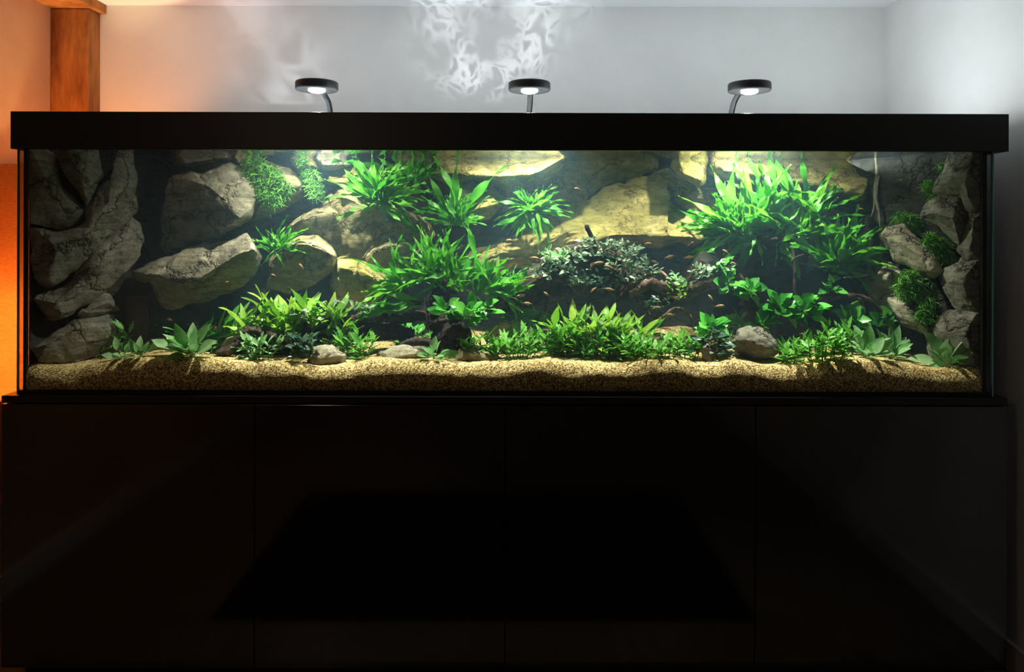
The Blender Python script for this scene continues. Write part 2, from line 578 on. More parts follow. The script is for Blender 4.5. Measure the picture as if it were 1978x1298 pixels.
# post and beam in the back left corner
p0, p1 = at(97, 120, .815), at(171, 120, .815)
bm = bmesh.new()
box(bm, (p0.x, .815, 0), (p1.x, YB, 2.225), .006)
tag(obj('trim_1', bm, M_post, smooth=False), 'rough brown timber post in the back left corner', kind='structure')
bm = bmesh.new()
box(bm, (XL, -1.2, 2.225), (at(206, 14, YB).x, YB, ZC - .001), .003)
tag(obj('trim_2', bm, M_post, smooth=False), 'timber beam running under the ceiling above the corner post', kind='structure')

# ------------------------------------------------------------------ cabinet
ZG = 0.8575                        # underside of the tank
CL, CR = at(2, 800, -.015).x, at(1947, 800, -.015).x
cab = empty('cabinet', ((CL + CR) / 2, .33, 0), 'long glossy black cabinet under the aquarium', 'cabinet')
boxo('carcass', (CL + .002, .005, .07), (CR - .002, .68, ZG - .022), M_matte, cab)
boxo('plinth', (CL + .03, .05, 0), (CR - .03, .64, .068), M_matte, cab)
boxo('top_panel', (CL, -.014, ZG - .020), (CR, .70, ZG), M_black, cab, .001)
seams = [2, 492, 976, 1459, 1947]
for a, b in zip(seams, seams[1:]):
    boxo('door', (at(a, 900, -.015).x + .0015, -.015, .075), (at(b, 900, -.015).x - .0015, .003, ZG - .024), M_gloss, cab, .0012)

# ------------------------------------------------------------------ aquarium
GL, GR, GB, ZT = -1.432, 1.392, .70, 1.660
aq = empty('aquarium', ((GL + GR) / 2, .35, ZG), 'very long glass aquarium with a black rim on a black cabinet', 'aquarium')
T = .010
boxo('front_pane', (GL, 0, ZG + .001), (GR, T, ZT), M_glass, aq)
boxo('back_pane', (GL, GB - T, ZG + .001), (GR, GB, ZT), M_matte, aq)
boxo('side_pane', (GL, T, ZG + .001), (GL + T, GB - T, ZT), M_glass, aq)
boxo('side_pane', (GR - T, T, ZG + .001), (GR, GB - T, ZT), M_glass, aq)
boxo('base_pane', (GL + T, T, ZG + .001), (GR - T, GB - T, ZG + .012), M_seal, aq)
boxo('glass_edge', (GR + .0002, -.0005, ZG + .002), (GR + .004, T, ZT), M_edge, aq)['label'] = 'thin blue green cut edge of the glass'
boxo('glass_edge', (GL - .002, -.0005, ZG + .002), (GL - .0002, T, ZT), M_edge, aq)['label'] = 'thin blue green cut edge of the glass'
boxo('seal', (GL + T, T, ZG + .012), (at(51, 500, .012).x, .022, ZT), M_seal, aq)
boxo('seal', (at(1897, 500, .012).x, T, ZG + .012), (GR - T, .022, ZT), M_seal, aq)
boxo('seal', (GL + .001, -.001, ZG + .0005), (GR - .001, -.0002, ZG + .012), M_seal, aq)
RL, RRr = at(20, 250, -.02).x, at(1949, 250, -.02).x
rz0, rz1 = at(985, 290, -.02).z, at(985, 217.5, -.02).z
rim = boxo('rim_board', (RL, -.02, rz0), (RRr, -.002, rz1), M_black, aq, .0015)
boxo('rim_board', (RL, GB + .001, rz0), (RRr, GB + .018, rz1), M_black, aq, .0015)
boxo('rim_board', (RL, -.001, rz0), (GL - .003, GB, rz1), M_black, aq, .0015)
boxo('rim_board', (GR + .005, -.001, rz0), (RRr, GB, rz1), M_black, aq, .0015)
boxo('brace', (GL + T, .44, ZT - .012), (GR - T, .47, ZT), M_matte, aq)

ZW = 1.588
bm = bmesh.new()
box(bm, (GL + T + .0005, T + .0006, ZG + .0125), (GR - T - .0005, GB - T - .0005, ZW))
wt = obj('water', bm, M_water, smooth=False)
tag(wt, 'clear slightly hazy water filling the aquarium up to the rim', 'water', kind='stuff')

# ------------------------------------------------------------------ sand
prof = [(20, 702), (55, 702), (75, 703), (100, 709), (130, 710), (160, 709), (190, 700), (240, 692), (290, 688), (340, 690), (380, 693), (440, 692),
        (500, 698), (540, 697), (570, 702), (620, 706), (680, 703), (720, 695), (800, 696), (900, 699), (960, 698), (1000, 697), (1060, 693), (1100, 697),
        (1150, 700), (1200, 702), (1250, 692), (1300, 694), (1350, 702), (1380, 701), (1410, 695), (1440, 698), (1480, 706), (1520, 706), (1560, 702),
        (1600, 694), (1640, 690), (1680, 693), (1720, 700), (1760, 705), (1800, 711), (1840, 711), (1870, 705), (1893, 706), (1960, 706)]
CREST = .05
profw = [(at(a, b, CREST).x, at(a, b, CREST).z) for a, b in prof]


def crest(x):
    if x <= profw[0][0]: return profw[0][1]
    for (x0, z0), (x1, z1) in zip(profw, profw[1:]):
        if x <= x1:
            t = (x - x0) / (x1 - x0)
            t = t * t * (3 - 2 * t)
            return z0 + (z1 - z0) * t
    return profw[-1][1]


def sst(a, b, x):
    t = min(1, max(0, (x - a) / (b - a)))
    return t * t * (3 - 2 * t)


def sandz(x, y):
    zc = crest(x)
    n = noise.noise(Vector((x * 7, y * 7, 1))) * .008 + noise.noise(Vector((x * 25, y * 25, 4))) * .003
    if y < CREST:
        t = (CREST - y) / (CREST - .0115)
        return zc - (.034 + .014 * noise.noise(Vector((x * 9, 0, 9))) + .012 * noise.noise(Vector((x * 30, 0, 2)))) * t ** 3.0 + n * .5 * (1 - t)
    s = sst(CREST, .36, y)
    return zc * (1 - s) + (.948 + .03 * sst(.2, .6, y)) * s + n * min(1, .5 + s)


def on_sand(px, py, sink=.006):
    y = .052
    while y < .60:
        p = at(px, py, y)
        if p.z <= sandz(p.x, y): break
        y += .004
    p = at(px, py, y)
    p.z = sandz(p.x, y) - sink
    return p


bm = bmesh.new()
x0, x1, y0, y1 = GL + T + .001, GR - T - .001, T + .0012, GB - T - .001
nx = 340
ys = [y0 + (CREST + .03 - y0) * k / 16 for k in range(16)] + [CREST + .03 + (y1 - CREST - .03) * (k / 34) for k in range(35)]
grid = []
for i in range(nx + 1):
    x = x0 + (x1 - x0) * i / nx
    col = [bm.verts.new((x, y0, ZG + .0125))] + [bm.verts.new((x, y, sandz(x, y))) for y in ys] + [bm.verts.new((x, y1, ZG + .0125))]
    grid.append(col)
for A, B in zip(grid, grid[1:]):
    for j in range(len(A) - 1):
        bm.faces.new((A[j], B[j], B[j + 1], A[j + 1]))
    bm.faces.new((A[-1], B[-1], B[0], A[0]))
bm.faces.new(grid[0]); bm.faces.new(grid[-1][::-1])
bmesh.ops.recalc_face_normals(bm, faces=bm.faces)
tag(obj('sand_bed', bm, M_sand), 'coarse golden sand bed with a wavy crest along the front glass', 'sand', kind='stuff')

# ------------------------------------------------------------------ rocks
LPL = (Vector((-1.418, .026, 0)), Vector((-1.05, .50, 0)))      # plan lines of the left and right rock banks
RPL = (Vector((1.378, .026, 0)), Vector((1.05, .50, 0)))


def on_plane(px, py, line, off=0.0):
    d = ray(px, py)
    a, b = line
    n = Vector((-(b - a).y, (b - a).x, 0)).normalized()
    t = (a - CAM).dot(n) / d.dot(n)
    return CAM + d * (t - off / d.length)


def rock(name, label, pts, where, front, m, ridge=None, back=.07, rnd=.5, rough=1.0, n=64, rings=13, seed=None, group=None, cat='rock', grow=1.0):
    """outline in pixels set at a depth (or on a rock bank's plan line), pulled out to a ridge in front and rounded off behind"""
    seed = seed if seed is not None else hash_(label)
    pos = (lambda x, y, o: on_plane(x, y, where, o)) if isinstance(where, tuple) else (lambda x, y, o: at(x, y, where - o))
    P = [Vector((a, b)) for a, b in pts]
    k = len(P)
    if grow != 1:
        c0 = sum(P, Vector((0, 0))) / k
        P = [c0 + (q - c0) * grow for q in P]
    seglen = [(P[(i + 1) % k] - P[i]).length for i in range(k)]
    tot = sum(seglen)
    out = []
    for j in range(n):
        s = tot * j / n
        i = 0
        while s > seglen[i]:
            s -= seglen[i]; i += 1
        out.append(P[i].lerp(P[(i + 1) % k], s / seglen[i]))
    # soften the corners a little
    out = [out[j] * .6 + (out[j - 1] + out[(j + 1) % n]) * .2 for j in range(n)]
    amp = tot / n * .5
    out = [q + Vector((noise.noise(Vector((q.x * .06, q.y * .06, seed))), noise.noise(Vector((q.x * .06, q.y * .06, seed + 5))))) * amp for q in out]
    if ridge is None:
        c = sum(out, Vector((0, 0))) / n
        far = max(out, key=lambda q: (q - c).length)
        dv = (far - c) * .45
        ridge = [c - dv, c + dv]
    R = [Vector(r) for r in ridge]

    def near(q):
        best = None
        for a, b in zip(R, R[1:]) if len(R) > 1 else [(R[0], R[0])]:
            ab = b - a
            t = 0 if ab.length == 0 else max(0, min(1, (q - a).dot(ab) / ab.length_squared))
            p = a + ab * t
            if best is None or (p - q).length < (best - q).length: best = p
        return best
    T_ = [near(q) for q in out]
    bm = bmesh.new()
    rows = []
    for r in range(rings + 1):
        t = r / rings
        tt = t ** 1.15
        pr = front * ((1 - rnd) * tt + rnd * math.sqrt(max(0, 1 - (1 - tt) ** 2)))
        rows.append([bm.verts.new(pos(q.x, q.y, pr)) for q in (o.lerp(tg, tt * .985) for o, tg in zip(out, T_))])
    backrows = []
    c = sum(out, Vector((0, 0))) / n
    for r in range(1, 5):
        t = r / 4
        backrows.append([bm.verts.new(pos(q.x, q.y, -back * math.sqrt(1 - (1 - t) ** 2))) for q in (o.lerp(c, t * .8) for o in out)])
    seq = backrows[::-1] + rows
    for A, B in zip(seq, seq[1:]):
        for j in range(n):
            bm.faces.new((A[j], A[(j + 1) % n], B[(j + 1) % n], B[j]))
    bm.faces.new(seq[0]); bm.faces.new(seq[-1])
    bmesh.ops.remove_doubles(bm, verts=bm.verts, dist=.0015)
    bmesh.ops.triangulate(bm, faces=[f for f in bm.faces if len(f.verts) > 4])
    bmesh.ops.recalc_face_normals(bm, faces=bm.faces)
    bm.normal_update()
    sv = Vector((seed, seed * .37, 0))
    size = math.sqrt(tot) * .0024
    for v in bm.verts:
        p = v.co + sv
        d = noise.fractal(p * 7, 1.0, 2.1, 5) * .30 + (noise.ridged_multi_fractal(p * 5, 1.0, 2.0, 4, 1.0, 2.0) - 1.1) * .16
        dist, cell = noise.voronoi(p * 9)
        d += (dist[1] - dist[0]) * .16 - .05 + (p * 9 - cell[0]).dot(noise.noise_vector(cell[0] * 3.7)) * .55
        dist, cell = noise.voronoi(p * 24)
        d += (p * 24 - cell[0]).dot(noise.noise_vector(cell[0] * 2.3)) * .20
        v.co += v.normal * (d * size * .5 * rough)
        v.co.y = min(max(v.co.y, .024), GB - T - .003)
        v.co.x = min(max(v.co.x, GL + T + .003), GR - T - .003)
    lo = min(v.co.z for v in bm.verts)
    cc = sum((v.co for v in bm.verts), Vector()) / len(bm.verts)
    o = obj(name, bm, m, origin=(cc.x, cc.y, lo))
    return tag(o, label, cat, group)


def hash_(s):
    h = 0
    for ch in s: h = (h * 31 + ord(ch)) % 9973
    return h * .013


# dark rock backdrop: a rough panel against the back pane, everything else stands in front of it
bm = bmesh.new()
g = []
for i in range(121):
    row = []
    for j in range(41):
        x = GL + T + .004 + (GR - GL - 2 * T - .008) * i / 120
        z = .93 + (ZW + .015 - .93) * j / 40
        p = Vector((x * 4, 0, z * 4))
        y = .655 - .05 * noise.fractal(p, 1, 2, 5) - .02
        row.append(bm.verts.new((x, min(y, .684), z)))
    g.append(row)
for A, B in zip(g, g[1:]):
    for j in range(40):
        bm.faces.new((A[j], B[j], B[j + 1], A[j + 1]))
r = bmesh.ops.extrude_face_region(bm, geom=bm.faces[:])
for v in [e for e in r['geom'] if isinstance(e, bmesh.types.BMVert)]: v.co.y = .687
bmesh.ops.recalc_face_normals(bm, faces=bm.faces)
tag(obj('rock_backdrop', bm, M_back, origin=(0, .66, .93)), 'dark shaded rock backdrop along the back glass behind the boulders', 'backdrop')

def side_backdrop(x, sgn, lab, m, line):
    bm = bmesh.new()
    g = []
    for i in range(61):
        row = []
        for j in range(41):
            y = .030 + .62 * i / 60
            z = .90 + (ZW + .012 - .90) * j / 40
            p = Vector((sgn * 5, y * 5, z * 5))
            a, b = line
            t = min(1, max(0, (y - a.y) / (b.y - a.y)))
            xx = a.x + (b.x - a.x) * t + sgn * (.085 + .03 * noise.fractal(p, 1, 2, 5))
            xx = max(xx, x + .006) if sgn < 0 else min(xx, x - .006)
            row.append(bm.verts.new((xx, y, z)))
        g.append(row)
    for A, B in zip(g, g[1:]):
        for j in range(40):
            bm.faces.new((A[j], B[j], B[j + 1], A[j + 1]))
    r = bmesh.ops.extrude_face_region(bm, geom=bm.faces[:])
    for v in [e for e in r['geom'] if isinstance(e, bmesh.types.BMVert)]: v.co.x = x + (.003 if sgn < 0 else -.003)
    bmesh.ops.recalc_face_normals(bm, faces=bm.faces)
    tag(obj('rock_backdrop', bm, m, origin=(x, .35, .90)), lab, 'backdrop')


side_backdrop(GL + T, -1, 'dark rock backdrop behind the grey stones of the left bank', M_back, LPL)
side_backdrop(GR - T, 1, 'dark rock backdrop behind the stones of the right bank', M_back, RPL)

ROCKS = [
    # left bank on the left pane
    ('upper grey stone just under the rim at the far left', [(112, 282), (188, 282), (198, 342), (180, 374), (167, 401), (147, 366), (110, 305)], LPL, .07, M_grey, None, .7),
    ('dark grey wedge stone against the left glass edge below the rim', [(56, 292), (108, 300), (112, 345), (168, 405), (158, 425), (120, 440), (60, 432)], LPL, .045, M_grey, [(85, 345), (112, 360), (145, 410)], .3),
    ('largest grey boulder in the left corner with a diagonal lower edge', [(163, 405), (185, 365), (222, 355), (224, 300), (250, 300), (259, 345), (257, 405), (228, 440), (178, 490), (150, 520), (95, 547), (70, 522), (61, 436), (120, 441), (158, 427)], LPL, .075, M_grey, [(205, 395), (170, 445), (110, 490)], .5),
    ('long grey stone slanting under the largest left boulder', [(68, 572), (90, 565), (135, 545), (150, 522), (190, 470), (250, 424), (266, 440), (274, 470), (268, 497), (240, 526), (182, 577), (130, 614), (100, 614), (75, 594)], LPL, .07, M_grey, [(245, 455), (190, 510), (110, 585)], .45),
    ('small triangular stone below the slanting grey stone', [(152, 609), (195, 564), (212, 570), (229, 598), (200, 605), (165, 612)], LPL, .03, M_grey, None, .4),
    ('flat dim stone at the bottom left above the sand', [(66, 672), (100, 645), (150, 615), (215, 612), (226, 640), (215, 670), (150, 700), (78, 700)], LPL, .05, M_grey, [(90, 665), (150, 632), (205, 632)], .4),
    # middle left
    ('pale faceted boulder near the rim left of the mossy rock', [(316, 400), (330, 345), (362, 331), (392, 337), (442, 312), (470, 323), (490, 343), (497, 380), (488, 415), (455, 441), (400, 463), (350, 482), (320, 492), (312, 450)], .36, .12, M_warm, [(395, 355), (440, 390), (462, 420)], .45),
    ('small stone wedged on top of the pale faceted boulder', [(335, 287), (440, 287), (446, 308), (392, 335), (360, 330), (338, 318)], .38, .07, M_grey, [(360, 315), (430, 305)], .4),
    ('broad slab with a flat pale top left of the middle gap', [(258, 527), (290, 510), (320, 493), (380, 473), (450, 461), (475, 446), (489, 465), (501, 495), (492, 518), (470, 547), (430, 572), (370, 585), (330, 596), (308, 578), (292, 548), (262, 538)], .30, .12, M_warm, [(285, 530), (320, 530), (340, 551), (372, 547), (461, 489), (490, 482)], .15),
    ('bright mossy rock sloping down right of the pale faceted boulder', [(440, 288), (480, 293), (520, 313), (560, 324), (588, 350), (582, 374), (545, 402), (502, 425), (485, 435), (480, 350), (460, 322)], .45, .12, M_tan, [(470, 325), (520, 352), (574, 362)], .3),
    # middle
    ('rounded dark rock with a pale edge above the small fern', [(552, 440), (582, 416), (605, 397), (640, 396), (657, 412), (662, 470), (640, 495), (570, 478)], .45, .10, M_tan, [(580, 425), (610, 405), (645, 410)], .4),
    ('large brown boulder under the upper left fern', [(618, 398), (650, 366), (666, 360), (700, 384), (760, 400), (822, 425), (838, 455), (800, 482), (740, 502), (690, 512), (650, 495), (636, 440)], .46, .11, M_tan, [(655, 375), (700, 395), (760, 410), (815, 435)], .35),
    ('round rock with a tan crown beside the small fern', [(540, 478), (580, 455), (612, 456), (642, 476), (652, 498), (645, 524), (600, 552), (560, 565), (520, 552), (520, 505)], .38, .11, M_tan, [(575, 470), (612, 472), (640, 492)], .4),
    ('cream topped rock behind the lime green plants', [(646, 502), (672, 490), (722, 508), (748, 532), (745, 565), (700, 598), (650, 590), (636, 545)], .40, .10, M_gold, [(655, 515), (700, 525), (738, 545)], .3),
    ('round dark rock left of the big middle fern', [(698, 505), (718, 472), (750, 456), (790, 460), (824, 480), (822, 525), (775, 548), (722, 550)], .43, .09, M_tan, [(720, 485), (760, 470), (800, 478)], .5),
    ('flat cream rock strip under the large brown boulder', [(650, 470), (690, 452), (760, 452), (840, 470), (850, 500), (800, 505), (740, 500), (680, 500)], .47, .06, M_gold, [(680, 470), (760, 462), (830, 485)], .4),
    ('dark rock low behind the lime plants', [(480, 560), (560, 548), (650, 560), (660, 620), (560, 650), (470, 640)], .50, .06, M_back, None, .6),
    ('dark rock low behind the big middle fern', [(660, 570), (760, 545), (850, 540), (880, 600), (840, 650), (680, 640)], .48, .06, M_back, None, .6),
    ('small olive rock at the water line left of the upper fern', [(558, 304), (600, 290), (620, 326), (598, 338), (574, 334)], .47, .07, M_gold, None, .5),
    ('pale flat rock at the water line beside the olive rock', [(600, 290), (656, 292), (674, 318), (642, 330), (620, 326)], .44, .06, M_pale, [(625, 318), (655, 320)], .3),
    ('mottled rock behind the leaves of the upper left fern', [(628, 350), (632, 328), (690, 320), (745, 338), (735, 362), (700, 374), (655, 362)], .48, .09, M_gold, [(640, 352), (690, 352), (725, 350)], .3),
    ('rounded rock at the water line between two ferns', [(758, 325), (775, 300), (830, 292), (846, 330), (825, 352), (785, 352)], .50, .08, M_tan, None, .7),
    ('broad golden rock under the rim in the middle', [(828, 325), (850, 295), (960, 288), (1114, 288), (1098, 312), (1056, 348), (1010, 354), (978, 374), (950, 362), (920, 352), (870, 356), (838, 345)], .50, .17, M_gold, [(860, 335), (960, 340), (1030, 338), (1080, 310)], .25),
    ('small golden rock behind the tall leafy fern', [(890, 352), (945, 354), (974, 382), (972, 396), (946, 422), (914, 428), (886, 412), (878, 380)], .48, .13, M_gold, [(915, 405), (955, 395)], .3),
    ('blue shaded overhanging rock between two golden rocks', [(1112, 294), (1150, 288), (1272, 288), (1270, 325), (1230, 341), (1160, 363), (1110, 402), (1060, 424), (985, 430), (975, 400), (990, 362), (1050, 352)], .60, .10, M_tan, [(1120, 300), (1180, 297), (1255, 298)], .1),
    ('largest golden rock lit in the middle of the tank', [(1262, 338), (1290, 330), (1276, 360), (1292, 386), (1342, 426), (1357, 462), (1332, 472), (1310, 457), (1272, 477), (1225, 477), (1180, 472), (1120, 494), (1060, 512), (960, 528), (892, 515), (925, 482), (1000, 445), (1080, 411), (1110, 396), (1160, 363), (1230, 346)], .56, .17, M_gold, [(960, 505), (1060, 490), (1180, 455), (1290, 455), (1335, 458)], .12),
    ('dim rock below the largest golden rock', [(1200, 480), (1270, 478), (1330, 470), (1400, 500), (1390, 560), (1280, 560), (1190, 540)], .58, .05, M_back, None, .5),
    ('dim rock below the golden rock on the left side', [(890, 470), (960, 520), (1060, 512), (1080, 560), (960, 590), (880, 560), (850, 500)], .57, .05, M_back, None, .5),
    ('pale green rock at the water line right of the dark overhang', [(1294, 324), (1310, 290), (1370, 290), (1366, 350), (1354, 366), (1330, 354)], .44, .10, M_gold, [(1320, 335), (1352, 348)], .2),
    ('blue shaded rock under the pale green rock', [(1268, 338), (1295, 325), (1330, 356), (1355, 366), (1400, 358), (1440, 400), (1400, 440), (1340, 412), (1300, 390), (1275, 360)], .57, .07, M_tan, [(1290, 335), (1345, 370), (1390, 368)], .1),
    ('golden rock with dark pits behind the largest fern', [(1372, 300), (1430, 288), (1692, 290), (1694, 368), (1672, 396), (1640, 401), (1600, 386), (1560, 362), (1420, 360), (1375, 336)], .50, .15, M_gold, [(1400, 330), (1500, 340), (1610, 365), (1665, 375)], .2),
    ('thin pale ledge below the pitted golden rock', [(1578, 392), (1620, 406), (1690, 408), (1702, 422), (1640, 432), (1600, 424)], .50, .07, M_tan, [(1605, 408), (1685, 415)], .3),
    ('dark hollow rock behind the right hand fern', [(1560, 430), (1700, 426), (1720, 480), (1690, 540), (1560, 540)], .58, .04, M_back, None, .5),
    # right bank on the right pane
    ('small pale stone beside the dark gap on the right', [(1698, 352), (1738, 358), (1734, 385), (1712, 402), (1694, 392)], .40, .04, M_pale, None, .4),
    ('dark stone in the upper right gap', [(1695, 290), (1810, 288), (1800, 350), (1770, 420), (1710, 430), (1695, 350)], .52, .04, M_back, None, .5),  # dark filler for a shaded cavity, the shade is in its colour
    ('tall grey slab against the right glass below the rim', [(1838, 286), (1898, 284), (1898, 405), (1885, 412), (1868, 410), (1850, 380), (1815, 378), (1800, 372), (1815, 340)], RPL, .05, M_grey, [(1845, 340), (1875, 360)], .4),
    ('wedge shaped grey stone below the tall right slab', [(1780, 416), (1792, 392), (1815, 379), (1849, 381), (1867, 412), (1854, 478), (1822, 446)], RPL, .055, M_grey, [(1800, 412), (1840, 420)], .3),
    ('grey stone strip on the right glass beside the wedge stone', [(1868, 412), (1886, 414), (1898, 408), (1898, 500), (1872, 502), (1853, 482)], RPL, .035, M_grey, None, .3),
    ('pale cream stone above the green moss on the right', [(1702, 458), (1718, 440), (1745, 432), (1790, 478), (1822, 526), (1800, 534), (1770, 522), (1728, 503)], RPL, .06, M_pale, [(1722, 460), (1760, 480), (1800, 520)], .4),
    ('curled yellowish stone left of the lower moss', [(1668, 545), (1678, 512), (1708, 503), (1742, 528), (1742, 560), (1705, 576), (1690, 602), (1678, 572)], RPL, .05, M_pale, [(1685, 530), (1720, 535)], .5),
    ('pale pointed stone under the lower moss', [(1690, 582), (1714, 560), (1748, 574), (1792, 632), (1786, 643), (1740, 625), (1706, 606)], RPL, .05, M_pale, [(1715, 578), (1745, 592), (1782, 632)], .4),
    ('rugged stone low on the right glass', [(1816, 528), (1860, 504), (1898, 502), (1898, 600), (1850, 600), (1828, 570)], RPL, .05, M_grey, [(1840, 540), (1885, 560)], .3),
    ('rough block under the rugged stone by the right glass', [(1822, 602), (1898, 602), (1898, 720), (1850, 712), (1800, 690), (1786, 645), (1800, 620)], RPL, .05, M_grey, [(1815, 640), (1870, 650)], .3),
    ('dark stone behind the right moss', [(1742, 530), (1800, 535), (1830, 600), (1800, 640), (1750, 600)], RPL, .01, M_back, None, .5),
]
for lab, pts, where, front, m, ridge, rnd in ROCKS:
    nm = 'boulder' if len(pts) > 9 else 'rock'
    rock(nm, lab, pts, where, front, m, ridge, rnd=rnd, grow=1.07 if isinstance(where, tuple) else 1.03, n=130 if len(pts) > 9 else 84, rings=26)

FRONT = [  # stones lying on the sand: pixel outline, depth
    ('craggy grey stone on the sand right of centre', [(1410, 658), (1420, 636), (1450, 628), (1482, 636), (1502, 655), (1512, 680), (1496, 698), (1460, 702), (1428, 684)], .15, .07, M_grey),
    ('smaller grey stone tucked behind the craggy stone', [(1500, 656), (1520, 646), (1552, 642), (1566, 672), (1552, 697), (1508, 699)], .19, .05, M_grey),
    ('pale cream stone half buried in the sand left of centre', [(598, 699), (612, 672), (640, 667), (668, 686), (664, 708), (610, 710)], .09, .03, M_pale),
    ('long flat grey stone on the sand left of the middle stump', [(722, 700), (730, 673), (760, 667), (822, 669), (838, 690), (836, 704), (760, 706)], .12, .05, M_pale),
    ('tan stone under the front bush right of the middle stump', [(876, 700), (888, 674), (910, 667), (962, 680), (976, 700), (930, 708)], .11, .04, M_tan),
    ('small rough grey stone under the dark teal plant', [(1352, 672), (1366, 660), (1384, 674), (1388, 704), (1360, 706)], .10, .03, M_grey),
    ('pale chip of stone behind the left root', [(425, 672), (440, 655), (466, 646), (472, 658), (452, 676)], .16, .02, M_pale),
    ('sunlit sliver of stone behind the pale leafed plant', [(940, 652), (950, 632), (978, 619), (990, 624), (968, 652)], .24, .02, M_pale),
    ('flat tan stone on the sand under the dark log', [(1026, 656), (1040, 638), (1066, 634), (1082, 650), (1076, 674), (1040, 674)], .24, .03, M_tan),
    ('brown flat stone between the lime plants and the anubias', [(1238, 668), (1250, 648), (1290, 640), (1340, 650), (1350, 672), (1290, 680)], .26, .03, M_tan),
]
for lab, pts, Y, fr, m in FRONT:
    rock('stone', lab, pts, Y, fr, m, None, back=.03, rnd=.6, rough=1.6, n=64, rings=14, group='stones lying on the sand', cat='stone')

# ------------------------------------------------------------------ driftwood
PX = lambda r, Y: r * (Y - CAM.y) / F


def wood(name, label, branches, m, seg=12, group=None, cat='driftwood'):
    """branches: (part name, [(px, py, Y, r_px)...], ridges); the first is the main limb"""
    f = branches[0][1][0]
    root = empty(name, at(f[0], f[1], f[2]), label, cat, group)
    for i, br in enumerate(branches):
        pn, pts, rd = br[:3]
        big = max(p[3] for p in pts)
        bm = bmesh.new()
        tube(bm, [at(p[0], p[1], p[2]) for p in pts], [PX(p[3], p[2]) for p in pts], seg=(44 if big > 15 else 14 if big > 6 else 8), sub=14 if big > 15 else 9 if big > 6 else 6,
             rough=.42 if big > 6 else .16, seed=i * 3.1 + f[0] * .01, ridges=rd)
        obj(pn, bm, br[3] if len(br) > 3 else m, root)
    return root


wood('driftwood_log', 'arched dark driftwood log covered with tiny grey green plants', [
    ('trunk', [(940, 600, .24, 7), (975, 580, .24, 13), (1020, 552, .25, 18), (1065, 528, .29, 27), (1110, 522, .31, 34), (1160, 522, .32, 38), (1215, 540, .32, 30), (1262, 565, .32, 20), (1300, 580, .32, 8)], 7),
    ('top_limb', [(1040, 525, .26, 8), (1065, 500, .25, 9), (1100, 487, .26, 12), (1150, 484, .27, 14), (1200, 498, .28, 11)], 5),
    ('under_limb', [(960, 603, .25, 5), (1010, 588, .27, 9), (1060, 565, .29, 11), (1100, 560, .31, 12)], 5),
    ('dead_twig', [(1150, 478, .25, 5.5), (1143, 458, .24, 4.5), (1134, 440, .23, 5), (1133, 434, .23, 3)], 0, M_darkwood),
    ('foot', [(1060, 560, .28, 4), (1056, 585, .27, 3), (1052, 603, .26, 3), (1040, 612, .25, 4), (1037, 634, .24, 3)], 0),
    ('twig', [(1098, 560, .24, 2.4), (1086, 578, .23, 2.2), (1060, 584, .22, 1.6), (1035, 590, .22, 1)], 0, M_darkwood),
    ('twig', [(1095, 585, .24, 1.6), (1125, 588, .22, 2.2), (1145, 578, .22, 2.4), (1158, 574, .23, 2)], 0, M_darkwood),
    ('twig', [(1096, 602, .22, 1.2), (1130, 606, .21, 1.8), (1168, 611, .21, 2), (1176, 596, .21, 2.4), (1190, 582, .22, 3), (1212, 568, .25, 4)], 0, M_darkwood),
    ('twig', [(1178, 592, .22, 1.4), (1200, 600, .21, 1.2), (1215, 612, .21, .8)], 0, M_darkwood),
], M_wood)
wood('driftwood_branch', 'knotted brown driftwood branch right of the arched log', [
    ('limb', [(1215, 570, .29, 8), (1255, 550, .27, 10), (1290, 558, .26, 13), (1330, 562, .26, 13), (1370, 550, .27, 10), (1412, 538, .29, 7)], 5),
    ('curled_root', [(1200, 572, .25, 3), (1222, 548, .24, 4.5), (1250, 532, .23, 5), (1275, 527, .22, 5), (1288, 538, .22, 5), (1300, 551, .23, 5), (1320, 546, .23, 5), (1336, 532, .23, 5.5), (1340, 516, .22, 5), (1352, 508, .22, 5), (1362, 510, .22, 3)], 0),
    ('root', [(1252, 590, .22, 3), (1252, 606, .21, 4), (1266, 616, .20, 4), (1284, 610, .20, 3.5), (1300, 597, .20, 3.5), (1318, 598, .20, 3.5), (1334, 612, .20, 3), (1342, 638, .20, 2.4)], 0),
    ('root', [(1275, 560, .24, 3), (1300, 575, .23, 4), (1325, 572, .23, 5), (1350, 565, .24, 3)], 0),
], M_branch)
